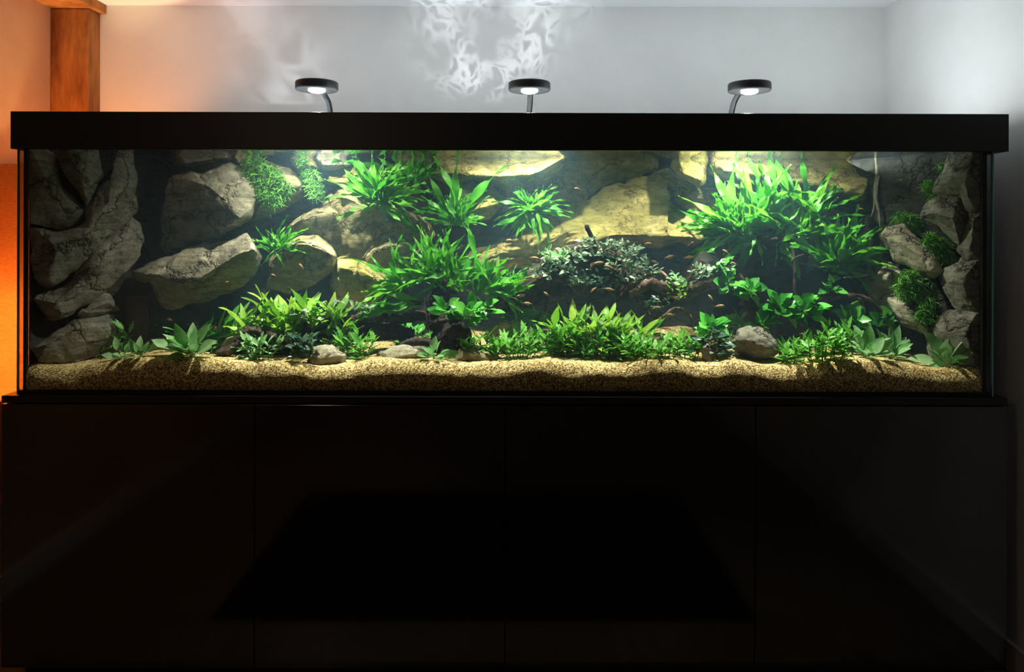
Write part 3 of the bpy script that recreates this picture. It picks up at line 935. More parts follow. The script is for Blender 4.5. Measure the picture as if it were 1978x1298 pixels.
wood('driftwood_stump', 'thick dark driftwood stump carrying the largest fern', [
    ('trunk', [(1500, 640, .38, 48), (1490, 590, .38, 52), (1480, 540, .39, 56), (1478, 500, .40, 66), (1482, 470, .41, 70), (1484, 455, .41, 52)], 6),
    ('left_arm', [(1452, 575, .27, 9), (1425, 535, .26, 11), (1402, 498, .26, 12), (1386, 462, .27, 14), (1378, 450, .27, 9)], 3),
    ('right_arm', [(1530, 560, .37, 22), (1590, 552, .37, 26), (1645, 556, .37, 24), (1690, 560, .37, 16)], 5),
    ('upright_spike', [(1548, 500, .28, 14), (1552, 450, .28, 15), (1556, 415, .28, 12), (1560, 392, .28, 5)], 3),
    ('root', [(1535, 600, .24, 3), (1562, 582, .23, 4.5), (1605, 579, .22, 4.5), (1645, 571, .21, 5), (1675, 578, .21, 5), (1700, 598, .21, 5), (1730, 618, .21, 4.5), (1760, 634, .22, 3)], 0, M_wood),
    ('root', [(1650, 573, .21, 3), (1664, 580, .20, 3), (1668, 592, .20, 2.4)], 0, M_wood),
    ('root', [(1530, 470, .24, 2), (1536, 520, .23, 3), (1535, 560, .23, 3.4), (1545, 590, .23, 3)], 0),
    ('twig', [(1528, 505, .22, 1.4), (1540, 496, .21, 1.8), (1553, 492, .21, 1.8)], 0, M_wood),
    ('twig', [(1562, 496, .22, 1.2), (1580, 508, .22, 1.6), (1596, 518, .23, 1)], 0, M_wood),
    ('twig', [(1630, 536, .24, 1.4), (1660, 534, .23, 1.8), (1678, 530, .23, 2)], 0, M_root),
], M_darkwood)
wood('fern_stump', 'dark root stump under the big middle fern', [
    ('trunk', [(872, 690, .17, 30), (872, 662, .19, 34), (862, 630, .21, 32), (850, 595, .23, 26), (855, 560, .25, 16), (860, 530, .26, 6)], 6),
    ('knot', [(866, 652, .15, 8), (880, 640, .13, 14), (897, 645, .13, 13), (905, 660, .15, 7)], 6, M_wood),
    ('side_root', [(845, 668, .15, 7), (815, 660, .16, 9), (785, 664, .17, 8), (760, 672, .18, 4)], 3),
    ('side_root', [(900, 668, .15, 6), (925, 676, .14, 6), (945, 688, .13, 4)], 3),
    ('back_root', [(840, 610, .24, 8), (800, 612, .25, 9), (760, 616, .26, 8), (720, 620, .26, 5)], 4),
    ('thin_root', [(790, 600, .20, 1.2), (815, 602, .19, 1.6), (830, 610, .18, 1.8), (838, 625, .17, 1.4)], 0, M_wood),
    ('thin_root', [(820, 575, .20, 1), (822, 600, .18, 1.4), (828, 640, .16, 1.2)], 0, M_wood),
    ('thin_root', [(905, 560, .18, 1.2), (907, 585, .17, 1.5), (900, 605, .16, 1.5), (895, 640, .16, 1.2)], 0),
    ('thin_root', [(825, 478, .24, 1.2), (804, 490, .22, 1.5), (806, 510, .22, 1.5), (822, 530, .23, 1.5)], 0, M_root),
], M_darkwood)
wood('root_wood', 'curved brown root lying on the sand front left', [
    ('limb', [(418, 682, .09, 5), (440, 678, .09, 9), (458, 666, .10, 9), (470, 648, .11, 8), (486, 638, .12, 8), (515, 645, .13, 8), (545, 656, .13, 8), (575, 664, .14, 5)], 4),
    ('limb_shadow', [(430, 684, .12, 6), (470, 678, .14, 9), (510, 676, .15, 9), (560, 680, .16, 6)], 3, M_darkwood),  # dark tube painted as the shadow under the root
], M_wood)
wood('root_wood', 'brown root behind the front left plants reaching right', [
    ('limb', [(596, 655, .16, 6), (606, 638, .17, 7), (628, 625, .18, 9), (660, 620, .19, 8), (700, 614, .20, 8), (745, 611, .22, 8), (790, 618, .23, 5)], 4),
    ('underside_shadow', [(605, 660, .18, 6), (640, 646, .20, 12), (690, 638, .22, 16), (750, 640, .24, 16), (800, 645, .24, 8)], 4, M_darkwood),  # dark tube painted as the shaded underside of the root
    ('thin_root', [(610, 648, .15, 1.5), (640, 636, .15, 1.6), (665, 632, .16, 1.6), (690, 624, .17, 1.2)], 0),
    ('stub', [(594, 652, .15, 7), (592, 638, .15, 7), (590, 622, .16, 4)], 0),
], M_wood)

# hanging pale roots at the right of the pitted golden rock
for k, (lab, pts) in enumerate([
    ('pale root hanging from the rim beside the dark right gap', [(1690, 292, .36, 2.4), (1694, 330, .36, 3), (1690, 365, .35, 2.6), (1688, 400, .34, 1.6), (1682, 420, .34, .8)]),
    ('long pale root hanging down to the right hand fern', [(1698, 340, .35, 2), (1692, 380, .34, 3), (1698, 410, .33, 3), (1700, 440, .33, 1)])]):
    bm = bmesh.new()
    tube(bm, [at(*p[:3]) for p in pts], [PX(p[3], p[2]) for p in pts], 8, 6, .2, k)
    tag(obj('hanging_root', bm, M_root, origin=at(*pts[0][:3])), lab, 'root', 'hanging roots')

# dark clay tube in the left gap
pb = on_sand(262, 655)
pb = Vector((at(262, 640, .33).x, .33, sandz(at(262, 640, .33).x, .33) - .004))
ph = at(262, 572, .33).z - pb.z
pot = empty('clay_tube', pb, 'dark brown upright clay tube standing in the left gap', 'tube')
R_ = PX(23, .33)
bm = bmesh.new()
lathe(bm, [(R_ * .9, 0), (R_ * .94, ph * .4), (R_, ph), (R_ * .84, ph), (R_ * .8, ph * .4)], pb, 36)
obj('wall', bm, M_pot, pot)
bm = bmesh.new()
lathe(bm, [(R_ * .86, ph - .006), (R_ * 1.05, ph - .006), (R_ * 1.05, ph + .003), (R_ * .86, ph + .003), (R_ * .86, ph - .006)], pb, 36)
obj('lip', bm, M_pot, pot)

# ------------------------------------------------------------------ plants
def leaf_mesh(name, kind, var, m):
    rnd = random.Random(kind + str(var))
    bend = {'blade': (.03, .55), 'lance': (.05, .30), 'hyg': (.0, .28), 'oval': (.05, .32), 'round': (.1, .35), 'tiny': (.0, .35)}[kind]
    bd = bend[0] + (bend[1] - bend[0]) * (var / 3)
    pet = {'blade': .05, 'lance': .10, 'hyg': .05, 'oval': .36, 'round': .34, 'tiny': .12}[kind]
    wid = {'blade': .050, 'lance': .10, 'hyg': .15, 'oval': .19, 'round': .23, 'tiny': .24}[kind]
    ns = 10 if kind in ('blade', 'round') else 9
    vs, fs = [], []
    side = rnd.uniform(-.17, .17)
    for i in range(ns + 1):
        y = i / ns
        if y < pet: wv = .012
        else:
            t = (y - pet) / (1 - pet)
            e = .75 if kind in ('oval', 'round', 'tiny') else .62
            wv = max(.012 if i < ns else .001, wid * (math.sin(math.pi * t ** e) ** .85))
            if kind == 'hyg': wv *= 1 + .22 * (1 if i % 2 else -1)
        z = -bd * y * y
        wave = .045 * math.sin(y * 13 + var) if kind == 'blade' else .02 * math.sin(y * 9 + var) if kind in ('hyg', 'lance') else 0
        cx = side * math.sin(y * 2.4)
        fold = wv * .28
        vs += [(cx - wv, y, z + fold + wave), (cx, y, z), (cx + wv, y, z + fold - wave)]
    for i in range(ns):
        a = i * 3
        fs += [(a, a + 1, a + 4, a + 3), (a + 1, a + 2, a + 5, a + 4)]
    me = bpy.data.meshes.new(name)
    me.from_pydata(vs, [], fs)
    for p in me.polygons: p.use_smooth = True
    me.materials.append(m)
    return me


LEAVES = {}


def leaves_of(kind, m):
    key = (kind, m.name)
    if key not in LEAVES: LEAVES[key] = [leaf_mesh('leaf', kind, v, m) for v in range(4)]
    return LEAVES[key]


def add_leaf(root, mesh, org, d, length, wscale=1.0, roll=0.0, up=Vector((0, -.75, 1))):
    d = d.normalized()
    n = up - d * up.dot(d)
    if n.length < 1e-3: n = Vector((1, 0, 0)) - d * d.x
    n.normalize()
    n = Matrix.Rotation(roll, 3, d) @ n
    x = d.cross(n)
    o = bpy.data.objects.new('leaf', mesh)
    COL.objects.link(o)
    o.parent = root
    m = Matrix((x * length * wscale, d * length, n * length)).transposed().to_4x4()
    m.translation = org - root.location
    o.matrix_basis = m
    return o


RND = random.Random(11)


def vdir(deg, toward):
    a, t = math.radians(deg), toward
    return Vector((math.cos(a) * math.cos(t), -math.sin(t), math.sin(a) * math.cos(t)))


def fern(label, base, Y, n, L, ang, spread, tips=(), jit=12, kind='blade', m=None, ws=1.0, bases=None, name='fern', group='long leafed ferns', cat='fern', depth=.55, dy=.02):
    m = m or M_fern
    b = at(*base, Y)
    root = empty(name, b, label, cat, group)
    ms = leaves_of(kind, m)
    bm = bmesh.new()
    tube(bm, [b + Vector((-PX(jit, Y), .004, -.004)), b + Vector((0, 0, .002)), b + Vector((PX(jit, Y), .004, -.002))], [.005, .008, .005], 7, 4, .3)
    obj('rhizome', bm, M_darkwood, root)
    for k in range(n):
        bb, a = b, ang + RND.gauss(0, spread)
        if bases:
            q = bases[k % len(bases)]
            bb, a = at(q[0], q[1], Y), q[2] + RND.gauss(0, spread)
        l = PX(RND.uniform(L[0], L[1]), Y)
        o = bb + Vector((PX(RND.uniform(-jit, jit), Y), RND.uniform(-dy, dy), PX(RND.uniform(-jit, jit) * .5, Y)))
        add_leaf(root, RND.choice(ms), o, vdir(a, RND.uniform(-depth * .5, depth)), l, ws * RND.uniform(.8, 1.3), RND.gauss(0, .7))
    for tp in tips:
        bb = b
        if bases:
            q = min(bases, key=lambda q: abs(q[0] - tp[0]))
            bb = at(q[0], q[1], Y)
        o = bb + Vector((PX(RND.uniform(-jit, jit) * .5, Y), RND.uniform(-.01, .01), 0))
        e = at(tp[0], tp[1], Y - RND.uniform(0, .05))
        lift = Vector((0, 0, .10 * (e - o).length))
        add_leaf(root, ms[RND.choice((1, 2))], o, e - o + lift, (e - o).length * 1.06, ws * RND.uniform(.85, 1.15), RND.gauss(0, .5))
    return root


def rosette(label, base, n, L, kind, m, name, group, cat, Y=None, spread=52, ws=1.0, ang=90, tow=(-.4, 1.0), lift=0.0):
    b = on_sand(*base) if Y is None else at(*base, Y)
    root = empty(name, b, label, cat, group)
    ms = leaves_of(kind, m)
    bm = bmesh.new()
    tube(bm, [b - Vector((0, 0, .004)), b + Vector((0, 0, .004)), b + Vector((0, 0, .012 + lift))], [.004, .0035, .002], 6, 3)
    obj('stem', bm, M_stem, root)
    for k in range(n):
        f = (k + .5) / n
        a = ang + spread * (2 * f - 1) * RND.uniform(.6, 1.5)
        l = PX(RND.uniform(*L), b.y)
        o = b + Vector((RND.uniform(-.006, .006), RND.uniform(-.006, .006), RND.uniform(0, .01 + lift)))
        add_leaf(root, RND.choice(ms), o, vdir(a, RND.uniform(*tow)), l, ws * RND.uniform(.85, 1.2), RND.gauss(0, .45))
    return root


def bush(label, base, w, h, stems, per, L, kind, m, name, group, cat, Y=None, ws=1.0):
    """stemmed plant: several stems with leaves all the way up"""
    b = on_sand(*base) if Y is None else at(*base, Y)
    if Y is not None: b.z = sandz(b.x, Y) - .004
    root = empty(name, b, label, cat, group)
    ms = leaves_of(kind, m)
    D = b.y
    for s in range(stems):
        f = (s + .5) / stems * 2 - 1
        sb = b + Vector((PX(w * .30 * f, D), RND.uniform(-.025, .03), 0))
        sb.z = sandz(sb.x, sb.y) - .004
        hh = PX(h * RND.uniform(.6, .95) * (1 - .25 * abs(f)), D)
        tip = sb + Vector((PX(w * .22 * f, D) + RND.uniform(-.008, .008), RND.uniform(-.03, .015), hh * .8))
        bm = bmesh.new()
        tube(bm, [sb, sb.lerp(tip, .5) + Vector((RND.uniform(-.004, .004), 0, 0)), tip], [.0016, .0014, .001], 5, 3)
        obj('stem', bm, M_stem, root)
        for k in range(per):
            t = .18 + .82 * (k + RND.random()) / per
            az = RND.uniform(0, 2 * math.pi)
            el = .15 + .95 * t ** 2 + RND.uniform(-.2, .3)
            d = Vector((math.cos(az) * math.cos(el), math.sin(az) * math.cos(el), math.sin(el)))
            add_leaf(root, RND.choice(ms), sb.lerp(tip, t), d, PX(RND.uniform(*L), D) * (.75 + .35 * t), ws * RND.uniform(.85, 1.2), RND.gauss(0, .3), Vector((0, -.3, 1)))
    return root


def carpet(label, spots, per, L, m, name='tiny_leaf_plant', group='tiny leafed plants on the driftwood', cat='plant', rad=14):
    """low clump of tiny leaves growing over wood: spots (px, py, Y)"""
    b = at(*spots[0])
    root = empty(name, b, label, cat, group)
    ms = leaves_of('tiny', m)
    bm = bmesh.new()
    for s in spots:
        c = at(*s)
        tube(bm, [c + Vector((-.012, .004, -.008)), c, c + Vector((.012, .006, -.006))], [.002, .003, .002], 5, 2)
    obj('stem', bm, M_stem, root)
    for s in spots:
        for k in range(per):
            c = at(s[0] + RND.gauss(0, rad * .6), s[1] + RND.gauss(0, rad * .42), s[2] - RND.uniform(-.01, .035))
            add_leaf(root, RND.choice(ms), c, vdir(RND.uniform(-20, 200), RND.uniform(-.2, 1.1)), PX(RND.uniform(*L), s[2]), RND.uniform(.8, 1.2), RND.gauss(0, .6))
    return root


# --- ferns
fern('bright fern draped over the large brown boulder near the rim', (735, 385), .31, 70, (45, 95), 62, 62, [(640, 362), (690, 310), (700, 300), (725, 315), (820, 360), (830, 352), (800, 395), (775, 405), (755, 400), (715, 395), (810, 375), (740, 330)], 20, ws=1.15)
fern('darker fern reaching the water surface behind the draped fern', (795, 352), .40, 44, (40, 75), 75, 40, [(660, 300), (735, 300), (752, 312), (770, 330), (835, 300), (845, 310), (826, 305), (800, 300)], 14, ws=1.1)
fern('tall upright fern with broad leaves before the small golden rock', (880, 430), .33, 64, (40, 75), 88, 42, [(880, 303), (884, 310), (845, 335), (972, 328), (922, 368), (835, 375), (840, 400), (905, 440), (860, 445), (925, 372)], 18, ws=1.3)
fern('starry fern hovering before the largest golden rock', (1030, 405), .355, 46, (35, 70), 90, 85, [(968, 374), (962, 404), (958, 430), (975, 438), (1000, 440), (1028, 452), (1060, 450), (1098, 398), (1102, 410), (1060, 364), (1008, 372), (1085, 380), (1040, 455), (970, 420)], 13, ws=1.25)
fern('small dark green fern beside the broad slab', (536, 482), .30, 42, (25, 52), 85, 62, [(487, 440), (485, 456), (541, 418), (588, 440), (585, 487), (500, 505), (545, 505), (492, 470), (575, 455)], 13, ws=.95)
fern('big middle fern rooted on the dark root stump', (862, 565), .22, 150, (34, 92), 88, 42, [(705, 575), (700, 598), (712, 500), (730, 540), (775, 470), (790, 500), (825, 440), (838, 455), (868, 450), (925, 440), (990, 545), (1000, 530), (985, 570), (990, 580), (975, 500), (900, 470), (948, 505), (940, 480), (700, 560), (720, 590), (965, 520), (880, 455)], 20, ws=1.15, dy=.03, bases=[(780, 552, 125), (855, 520, 92), (935, 560, 35), (880, 555, 80), (835, 545, 105), (955, 565, 10)])
fern('low trailing fern leaf spray behind the front left root', (800, 585), .21, 9, (60, 100), 185, 14, [(680, 612), (700, 606), (690, 600), (735, 590)], 14, ws=1.2)
fern('largest fern on top of the thick dark stump', (1490, 445), .27, 190, (36, 105), 90, 38, [(1476, 292), (1500, 298), (1532, 292), (1528, 300), (1568, 306), (1618, 318), (1600, 372), (1605, 400), (1420, 312), (1400, 325), (1395, 378), (1598, 392), (1535, 450), (1590, 340), (1440, 320), (1510, 300), (1612, 355), (1545, 310), (1455, 300)], 24, ws=1.2, dy=.035, bases=[(1425, 450, 110), (1460, 440, 98), (1500, 438, 90), (1540, 440, 72), (1565, 425, 55), (1480, 400, 95), (1450, 462, 200), (1500, 465, 330), (1545, 455, 20)])
fern('fine leafed fern hanging from the left side of the thick stump', (1418, 448), .25, 95, (30, 75), 115, 45, [(1318, 428), (1330, 430), (1345, 400), (1356, 398), (1372, 385), (1400, 465), (1440, 455)], 24, ws=.95)
fern('right hand fern leaning towards the right stones', (1612, 515), .26, 90, (45, 105), 62, 42, [(1700, 420), (1712, 440), (1718, 478), (1565, 430), (1585, 412), (1600, 420), (1690, 450), (1560, 470), (1670, 425), (1700, 490), (1555, 455)], 24, ws=1.25)
fern('small bright fern tuft left of the arched log', (985, 545), .24, 14, (20, 38), 60, 50, [(1015, 530), (1005, 548)], 8, ws=1.1)

# --- lime plants in the middle ground
G4 = 'lime green lance leafed plants'
for lab, base, Y, w_, h_, st, per, L, m in [
    ('dim green plant in the shade below the broad slab', (405, 668), .20, 80, 72, 7, 7, (26, 44), M_anu),
    ('dark green plant at the left end of the lime group', (455, 668), .20, 70, 92, 7, 8, (32, 50), M_hyg),
    ('lime plant with long narrow leaves left of the tallest one', (512, 668), .19, 90, 125, 9, 10, (38, 62), M_lime),
    ('tallest lime plant with broad pointed leaves', (612, 668), .19, 95, 150, 10, 10, (38, 64), M_lime),
    ('soft green plant behind the long brown root', (566, 668), .18, 80, 120, 8, 9, (36, 56), M_lime),
    ('green plant at the right end of the lime group', (662, 668), .20, 60, 96, 6, 8, (36, 58), M_lime),
    ('yellow green plant under the left half of the arched log', (1105, 672), .15, 80, 100, 8, 9, (32, 56), M_lime),
    ('brightest yellow plant behind the dark twigs', (1160, 672), .15, 80, 112, 9, 9, (34, 60), M_lime),
    ('yellow green plant at the right end under the log', (1212, 672), .15, 80, 92, 8, 9, (32, 54), M_lime),
    ('dark grassy plant low between log and front bushes', (1075, 672), .14, 60, 66, 7, 8, (26, 42), M_hyg)]:
    bush(lab, base, w_, h_, st, per, L, 'lance', m, 'lance_leaf_plant', G4, 'plant', Y=Y, ws=1.2)

# --- front bushes
G2 = 'bright green bushes along the front sand'
for lab, base, w_, h_, st, per, m in [
    ('dark green bush at the far left end of the sand', (183, 692), 130, 78, 12, 9, M_hyg),
    ('pointed leafed bush before the front left root', (503, 694), 70, 48, 7, 6, M_oval),
    ('bright bush on the sand left of the long flat stone', (690, 694), 66, 62, 8, 8, M_hyg),
    ('bright bush over the tan stone right of the stump', (930, 694), 80, 58, 9, 8, M_hyg),
    ('full bush below the pale leafed plant in the middle', (1005, 692), 84, 60, 9, 8, M_hyg),
    ('round bush right of the middle before the yellow plants', (1088, 688), 76, 62, 9, 8, M_hyg),
    ('low tuft between two middle front bushes', (1130, 692), 40, 30, 5, 6, M_hyg),
    ('widest bright bush in the front row', (1182, 694), 90, 64, 10, 8, M_hyg),
    ('small bush right of the widest front bush', (1236, 692), 50, 48, 6, 7, M_hyg),
    ('spreading low bush before the round leafed plant', (1282, 690), 60, 50, 7, 7, M_hyg),
    ('bush at the right end of the middle front row', (1326, 692), 60, 56, 7, 7, M_hyg),
    ('small olive bush before the craggy grey stone', (1526, 700), 44, 48, 6, 6, M_hyg),
    ('largest dense bush on the sand at the right', (1592, 696), 90, 84, 11, 9, M_hyg),
    ('bush rising behind the largest dense bush', (1632, 684), 60, 78, 7, 8, M_hyg)]:
    bush(lab, base, w_, h_ * 1.2, st, per + 2, (17, 32), 'hyg', m, 'leafy_bush', G2, 'plant')

# --- pale rosettes
G3 = 'pale oval leafed plants on the sand'
for lab, base, n, L, tw in [
    ('large pale plant with upright oval leaves on the left sand', (372, 688), 36, (34, 82), -.2),
    ('small olive leafed plant between the two left plants', (272, 690), 18, (26, 46), -.3),
    ('tiny pale plant beside the far left bush', (240, 690), 12, (22, 44), -.2),
    ('pale plant with round upright leaves behind the front root', (540, 668), 24, (40, 70), -.3),
    ('light green leaves beside the left root end', (425, 668), 18, (24, 50), -.3),
    ('flat two leafed plant before the dark stump', (838, 694), 12, (30, 48), -.3),
    ('pale broad leafed plant above the middle front bush', (1002, 676), 18, (44, 70), -.3),
    ('pale spreading plant left of the last right plant', (1718, 692), 26, (34, 68), -.3),
    ('pale plant beside the largest dense bush', (1672, 690), 22, (30, 60), -.3),
    ('last pale plant near the right glass', (1826, 706), 24, (30, 76), -.3)]:
    rosette(lab, base, n, L, 'oval', M_oval, 'oval_leaf_plant', G3, 'plant', tow=(tw, 1.1), spread=54, ws=.9)

# --- round leafed plants
G5 = 'deep green round leafed plants'
for lab, base, Y, n, L, ws in [
    ('round leafed plant hanging below the big middle fern', (905, 622), .13, 24, (24, 51), 1.1),
    ('round leafed plant left under the big middle fern', (858, 612), .14, 15, (19, 41), 1.1),
    ('glossy round leaves right of the middle stump', (935, 612), .14, 14, (19, 38), 1.1),
    ('large round leafed plant left of the thick stump foot', (1372, 650), .16, 27, (26, 51), 1.1),
    ('heart leafed plant hanging from the stump left side', (1408, 560), .22, 18, (22, 43), 1.2),
    ('round leaves on the front of the thick stump', (1450, 572), .20, 21, (20, 41), 1.2),
    ('round leafed plant at the middle of the stump foot', (1505, 612), .17, 27, (23, 46), 1.2),
    ('broad leaves right of the stump foot', (1555, 612), .17, 24, (24, 49), 1.2),
    ('round leafed plant low before the stump', (1470, 640), .17, 21, (22, 41), 1.2),
    ('shaded round leaves below the right hand root', (1645, 628), .22, 24, (22, 43), 1.2),
    ('darkest round leaves beside the pointed right stone', (1705, 632), .21, 21, (20, 39), 1.2),
    ('dim round leaves under the right hand fern', (1600, 566), .24, 12, (19, 38), 1.1)]:
    rosette(lab, base, n, L, 'round', M_anu, 'round_leaf_plant', G5, 'plant', Y=Y, spread=95, ws=ws, tow=(-.1, 1.2), lift=.02)
for lab, base, n, L, m in [
    ('small dark leaved plant in the shade left of the stump', (800, 668), 22, (16, 32), M_anu),
    ('small round leaved plant under the trailing fern leaf', (770, 655), 20, (14, 28), M_anu),
    ('light green curly plant left of the stump foot', (1428, 645), 26, (18, 38), M_hyg)]:
    bush(lab, base, 66, 40, 6, 6, L, 'tiny', m, 'small_leaf_plant', 'small leaved plants in the shade', 'plant')

# --- tiny grey green plants on wood
carpet('tiny pale plant at the left shoulder of the arched log', [(1040, 520, .22), (1058, 505, .21), (1055, 528, .21)], 16, (9, 17), M_buce)
carpet('bright tiny plant on the upper left of the arched log', [(1062, 492, .23), (1075, 500, .22), (1092, 494, .22)], 16, (9, 17), M_oval)
carpet('tiny plant in the middle of the arched log front', [(1100, 522, .21), (1120, 535, .21), (1090, 515, .21), (1112, 548, .21)], 17, (9, 17), M_buce)
carpet('dense tiny plant beside the dead twig', [(1135, 474, .23), (1160, 470, .22), (1178, 480, .22), (1150, 490, .21), (1115, 492, .22)], 20, (9, 17), M_buce)
carpet('dense tiny plant on the right top of the arched log', [(1195, 478, .23), (1215, 476, .24), (1222, 490, .24), (1205, 500, .22), (1235, 508, .23)], 20, (9, 17), M_buce)
carpet('tiny plant cascading down the right of the arched log', [(1185, 510, .21), (1215, 515, .22), (1235, 528, .22), (1220, 540, .21)], 18, (9, 17), M_buce)
carpet('dark tiny plant low on the arched log', [(1140, 545, .22), (1165, 535, .21), (1185, 545, .22), (1160, 558, .23)], 14, (9, 16), M_dbuce)
carpet('tiny plant at the joint of log and branch', [(1250, 520, .22), (1262, 525, .22)], 13, (8, 15), M_buce)
carpet('tiny round tuft at the upturned end of the branch', [(1350, 520, .21), (1345, 532, .21), (1358, 526, .21)], 15, (8, 15), M_buce)
carpet('little bright sprig in the crook of the branch', [(1303, 538, .21), (1310, 545, .21)], 12, (8, 16), M_oval)
carpet('tiny trailing plant under the branch', [(1320, 560, .21), (1312, 575, .21)], 12, (7, 13), M_lime)
carpet('dark tiny plant over the looped root', [(1255, 585, .21), (1272, 582, .21), (1262, 596, .21)], 13, (9, 16), M_dbuce)
carpet('grey tiny plant on the root behind the lime plants', [(628, 600, .17), (640, 592, .18)], 14, (9, 16), M_buce)
carpet('grey tiny plant on the left stub of the root', [(582, 605, .15), (575, 615, .15)], 14, (9, 16), M_buce)
carpet('grey tiny plant at the right end of the root', [(690, 598, .18), (705, 594, .18)], 13, (8, 15), M_buce)
carpet('pale sprig on the left arm of the thick stump', [(1395, 508, .22), (1400, 520, .22)], 9, (9, 15), M_oval)
carpet('dark teal plant on the sand by the pale cream stone', [(580, 672, .09), (590, 660, .09), (572, 662, .10), (585, 682, .08)], 16, (14, 24), M_dbuce, group='dark teal plants on the sand', rad=16)
carpet('dark teal plant on the sand left of the craggy stone', [(1378, 655, .12), (1395, 662, .12), (1365, 668, .11), (1388, 680, .10)], 16, (14, 26), M_dbuce, group='dark teal plants on the sand', rad=18)


# --- moss
def moss(label, spots, n, L, Y, down=.3, m=None):
    """spots: (px, py, rx, ry[, Y])"""
    m = m or M_moss
    bm = bmesh.new()
    c0 = at(spots[0][0], spots[0][1], Y if len(spots[0]) < 5 else spots[0][4])
    tot = sum(s[2] * s[3] for s in spots)
    for s in spots:
        ys = s[4] if len(s) > 4 else Y
        for k in range(int(n * s[2] * s[3] / tot)):
            a, r = RND.uniform(0, 6.283), math.sqrt(RND.random())
            p = at(s[0] + s[2] * r * math.cos(a), s[1] + s[3] * r * math.sin(a), ys + RND.uniform(-.02, .035))
            d = Vector((RND.gauss(0, 1), RND.gauss(-.5, .6), RND.gauss(.25 - down, .8))).normalized()
            l = PX(RND.uniform(*L), ys)
            sd = d.cross(Vector((RND.gauss(0, 1), -1, RND.gauss(0, 1)))).normalized() * PX(.75, ys)
            q = p + d * l * .55 + Vector((0, 0, -.1 * l))
            e = p + d * l + Vector((RND.gauss(0, .2) * l, 0, -.3 * l))
            v = [bm.verts.new(x) for x in (p - sd, p + sd, q + sd, q - sd, e)]
            bm.faces.new(v[:4]); bm.faces.new((v[3], v[2], v[4]))
    o = obj('moss', bm, m, origin=c0, smooth=False)
    return tag(o, label, 'moss', 'moss tufts on the rocks', 'stuff')


moss('bright moss cushion on the mossy rock left of centre', [(515, 350, 34, 32), (490, 320, 22, 22), (540, 365, 24, 20), (525, 385, 20, 18)], 2600, (8, 20), .335)
moss('small moss tuft hanging right of the mossy rock', [(600, 348, 16, 20), (612, 368, 12, 16), (596, 335, 14, 10)], 1100, (7, 16), .40)
moss('moss on the dark stones at the upper right', [(1745, 420, 24, 10), (1775, 440, 24, 16), (1760, 430, 20, 12)], 1400, (7, 16), .24)
moss('yellow green moss cushion between wedge stone and cream stone', [(1815, 480, 22, 20), (1830, 495, 16, 14), (1800, 465, 16, 14)], 1700, (7, 18), .14)
moss('large moss cushion on the lower right stones', [(1760, 545, 26, 24), (1785, 565, 24, 22), (1750, 560, 20, 16)], 2200, (8, 20), .16)
moss('lowest moss cushion near the right glass', [(1800, 595, 26, 22), (1820, 605, 18, 16), (1785, 610, 20, 16)], 1800, (8, 18), .14)
moss('thin moss along the rim side of the right slab', [(1818, 322, 10, 10), (1792, 360, 10, 12), (1800, 385, 9, 12)], 700, (6, 12), .19)
moss('dark grassy moss patch under the left foot of the log', [(1010, 610, 40, 12), (1040, 615, 20, 10)], 1300, (8, 22), .27, down=-.4)
moss('faint moss film on the olive rock by the water line', [(585, 312, 14, 10)], 300, (4, 9), .40)

# ------------------------------------------------------------------ fish
def fish_meshes():
    bm = bmesh.new()
    pr = [(-.34, .035), (-.22, .075), (-.05, .125), (.12, .15), (.28, .125), (.40, .075), (.48, .02)]
    rings = []
    for x, r in pr:
        rings.append([bm.verts.new((x, r * .5 * math.cos(a), r * math.sin(a) - .01)) for a in [6.2832 * k / 8 for k in range(8)]])
    for A, B in zip(rings, rings[1:]):
        for k in range(8): bm.faces.new((A[k], A[(k + 1) % 8], B[(k + 1) % 8], B[k]))
    bm.faces.new(rings[0]); bm.faces.new(rings[-1])
    bmesh.ops.recalc_face_normals(bm, faces=bm.faces)
    fins = []
    for pts in ([(-.32, .03), (-.5, .14), (-.44, 0), (-.5, -.14), (-.32, -.04)], [(.12, .12), (-.02, .25), (-.14, .10)], [(.02, -.13), (-.10, -.22), (-.14, -.10)]):
        b2 = bmesh.new()
        lo = [b2.verts.new((x, -.008, z)) for x, z in pts]
        hi = [b2.verts.new((x, .008, z)) for x, z in pts]
        b2.faces.new(lo); b2.faces.new(hi[::-1])
        for k in range(len(pts)): b2.faces.new((lo[k], lo[(k + 1) % len(pts)], hi[(k + 1) % len(pts)], hi[k]))
        bmesh.ops.recalc_face_normals(b2, faces=b2.faces)
        fins.append(b2)
    return bm, fins


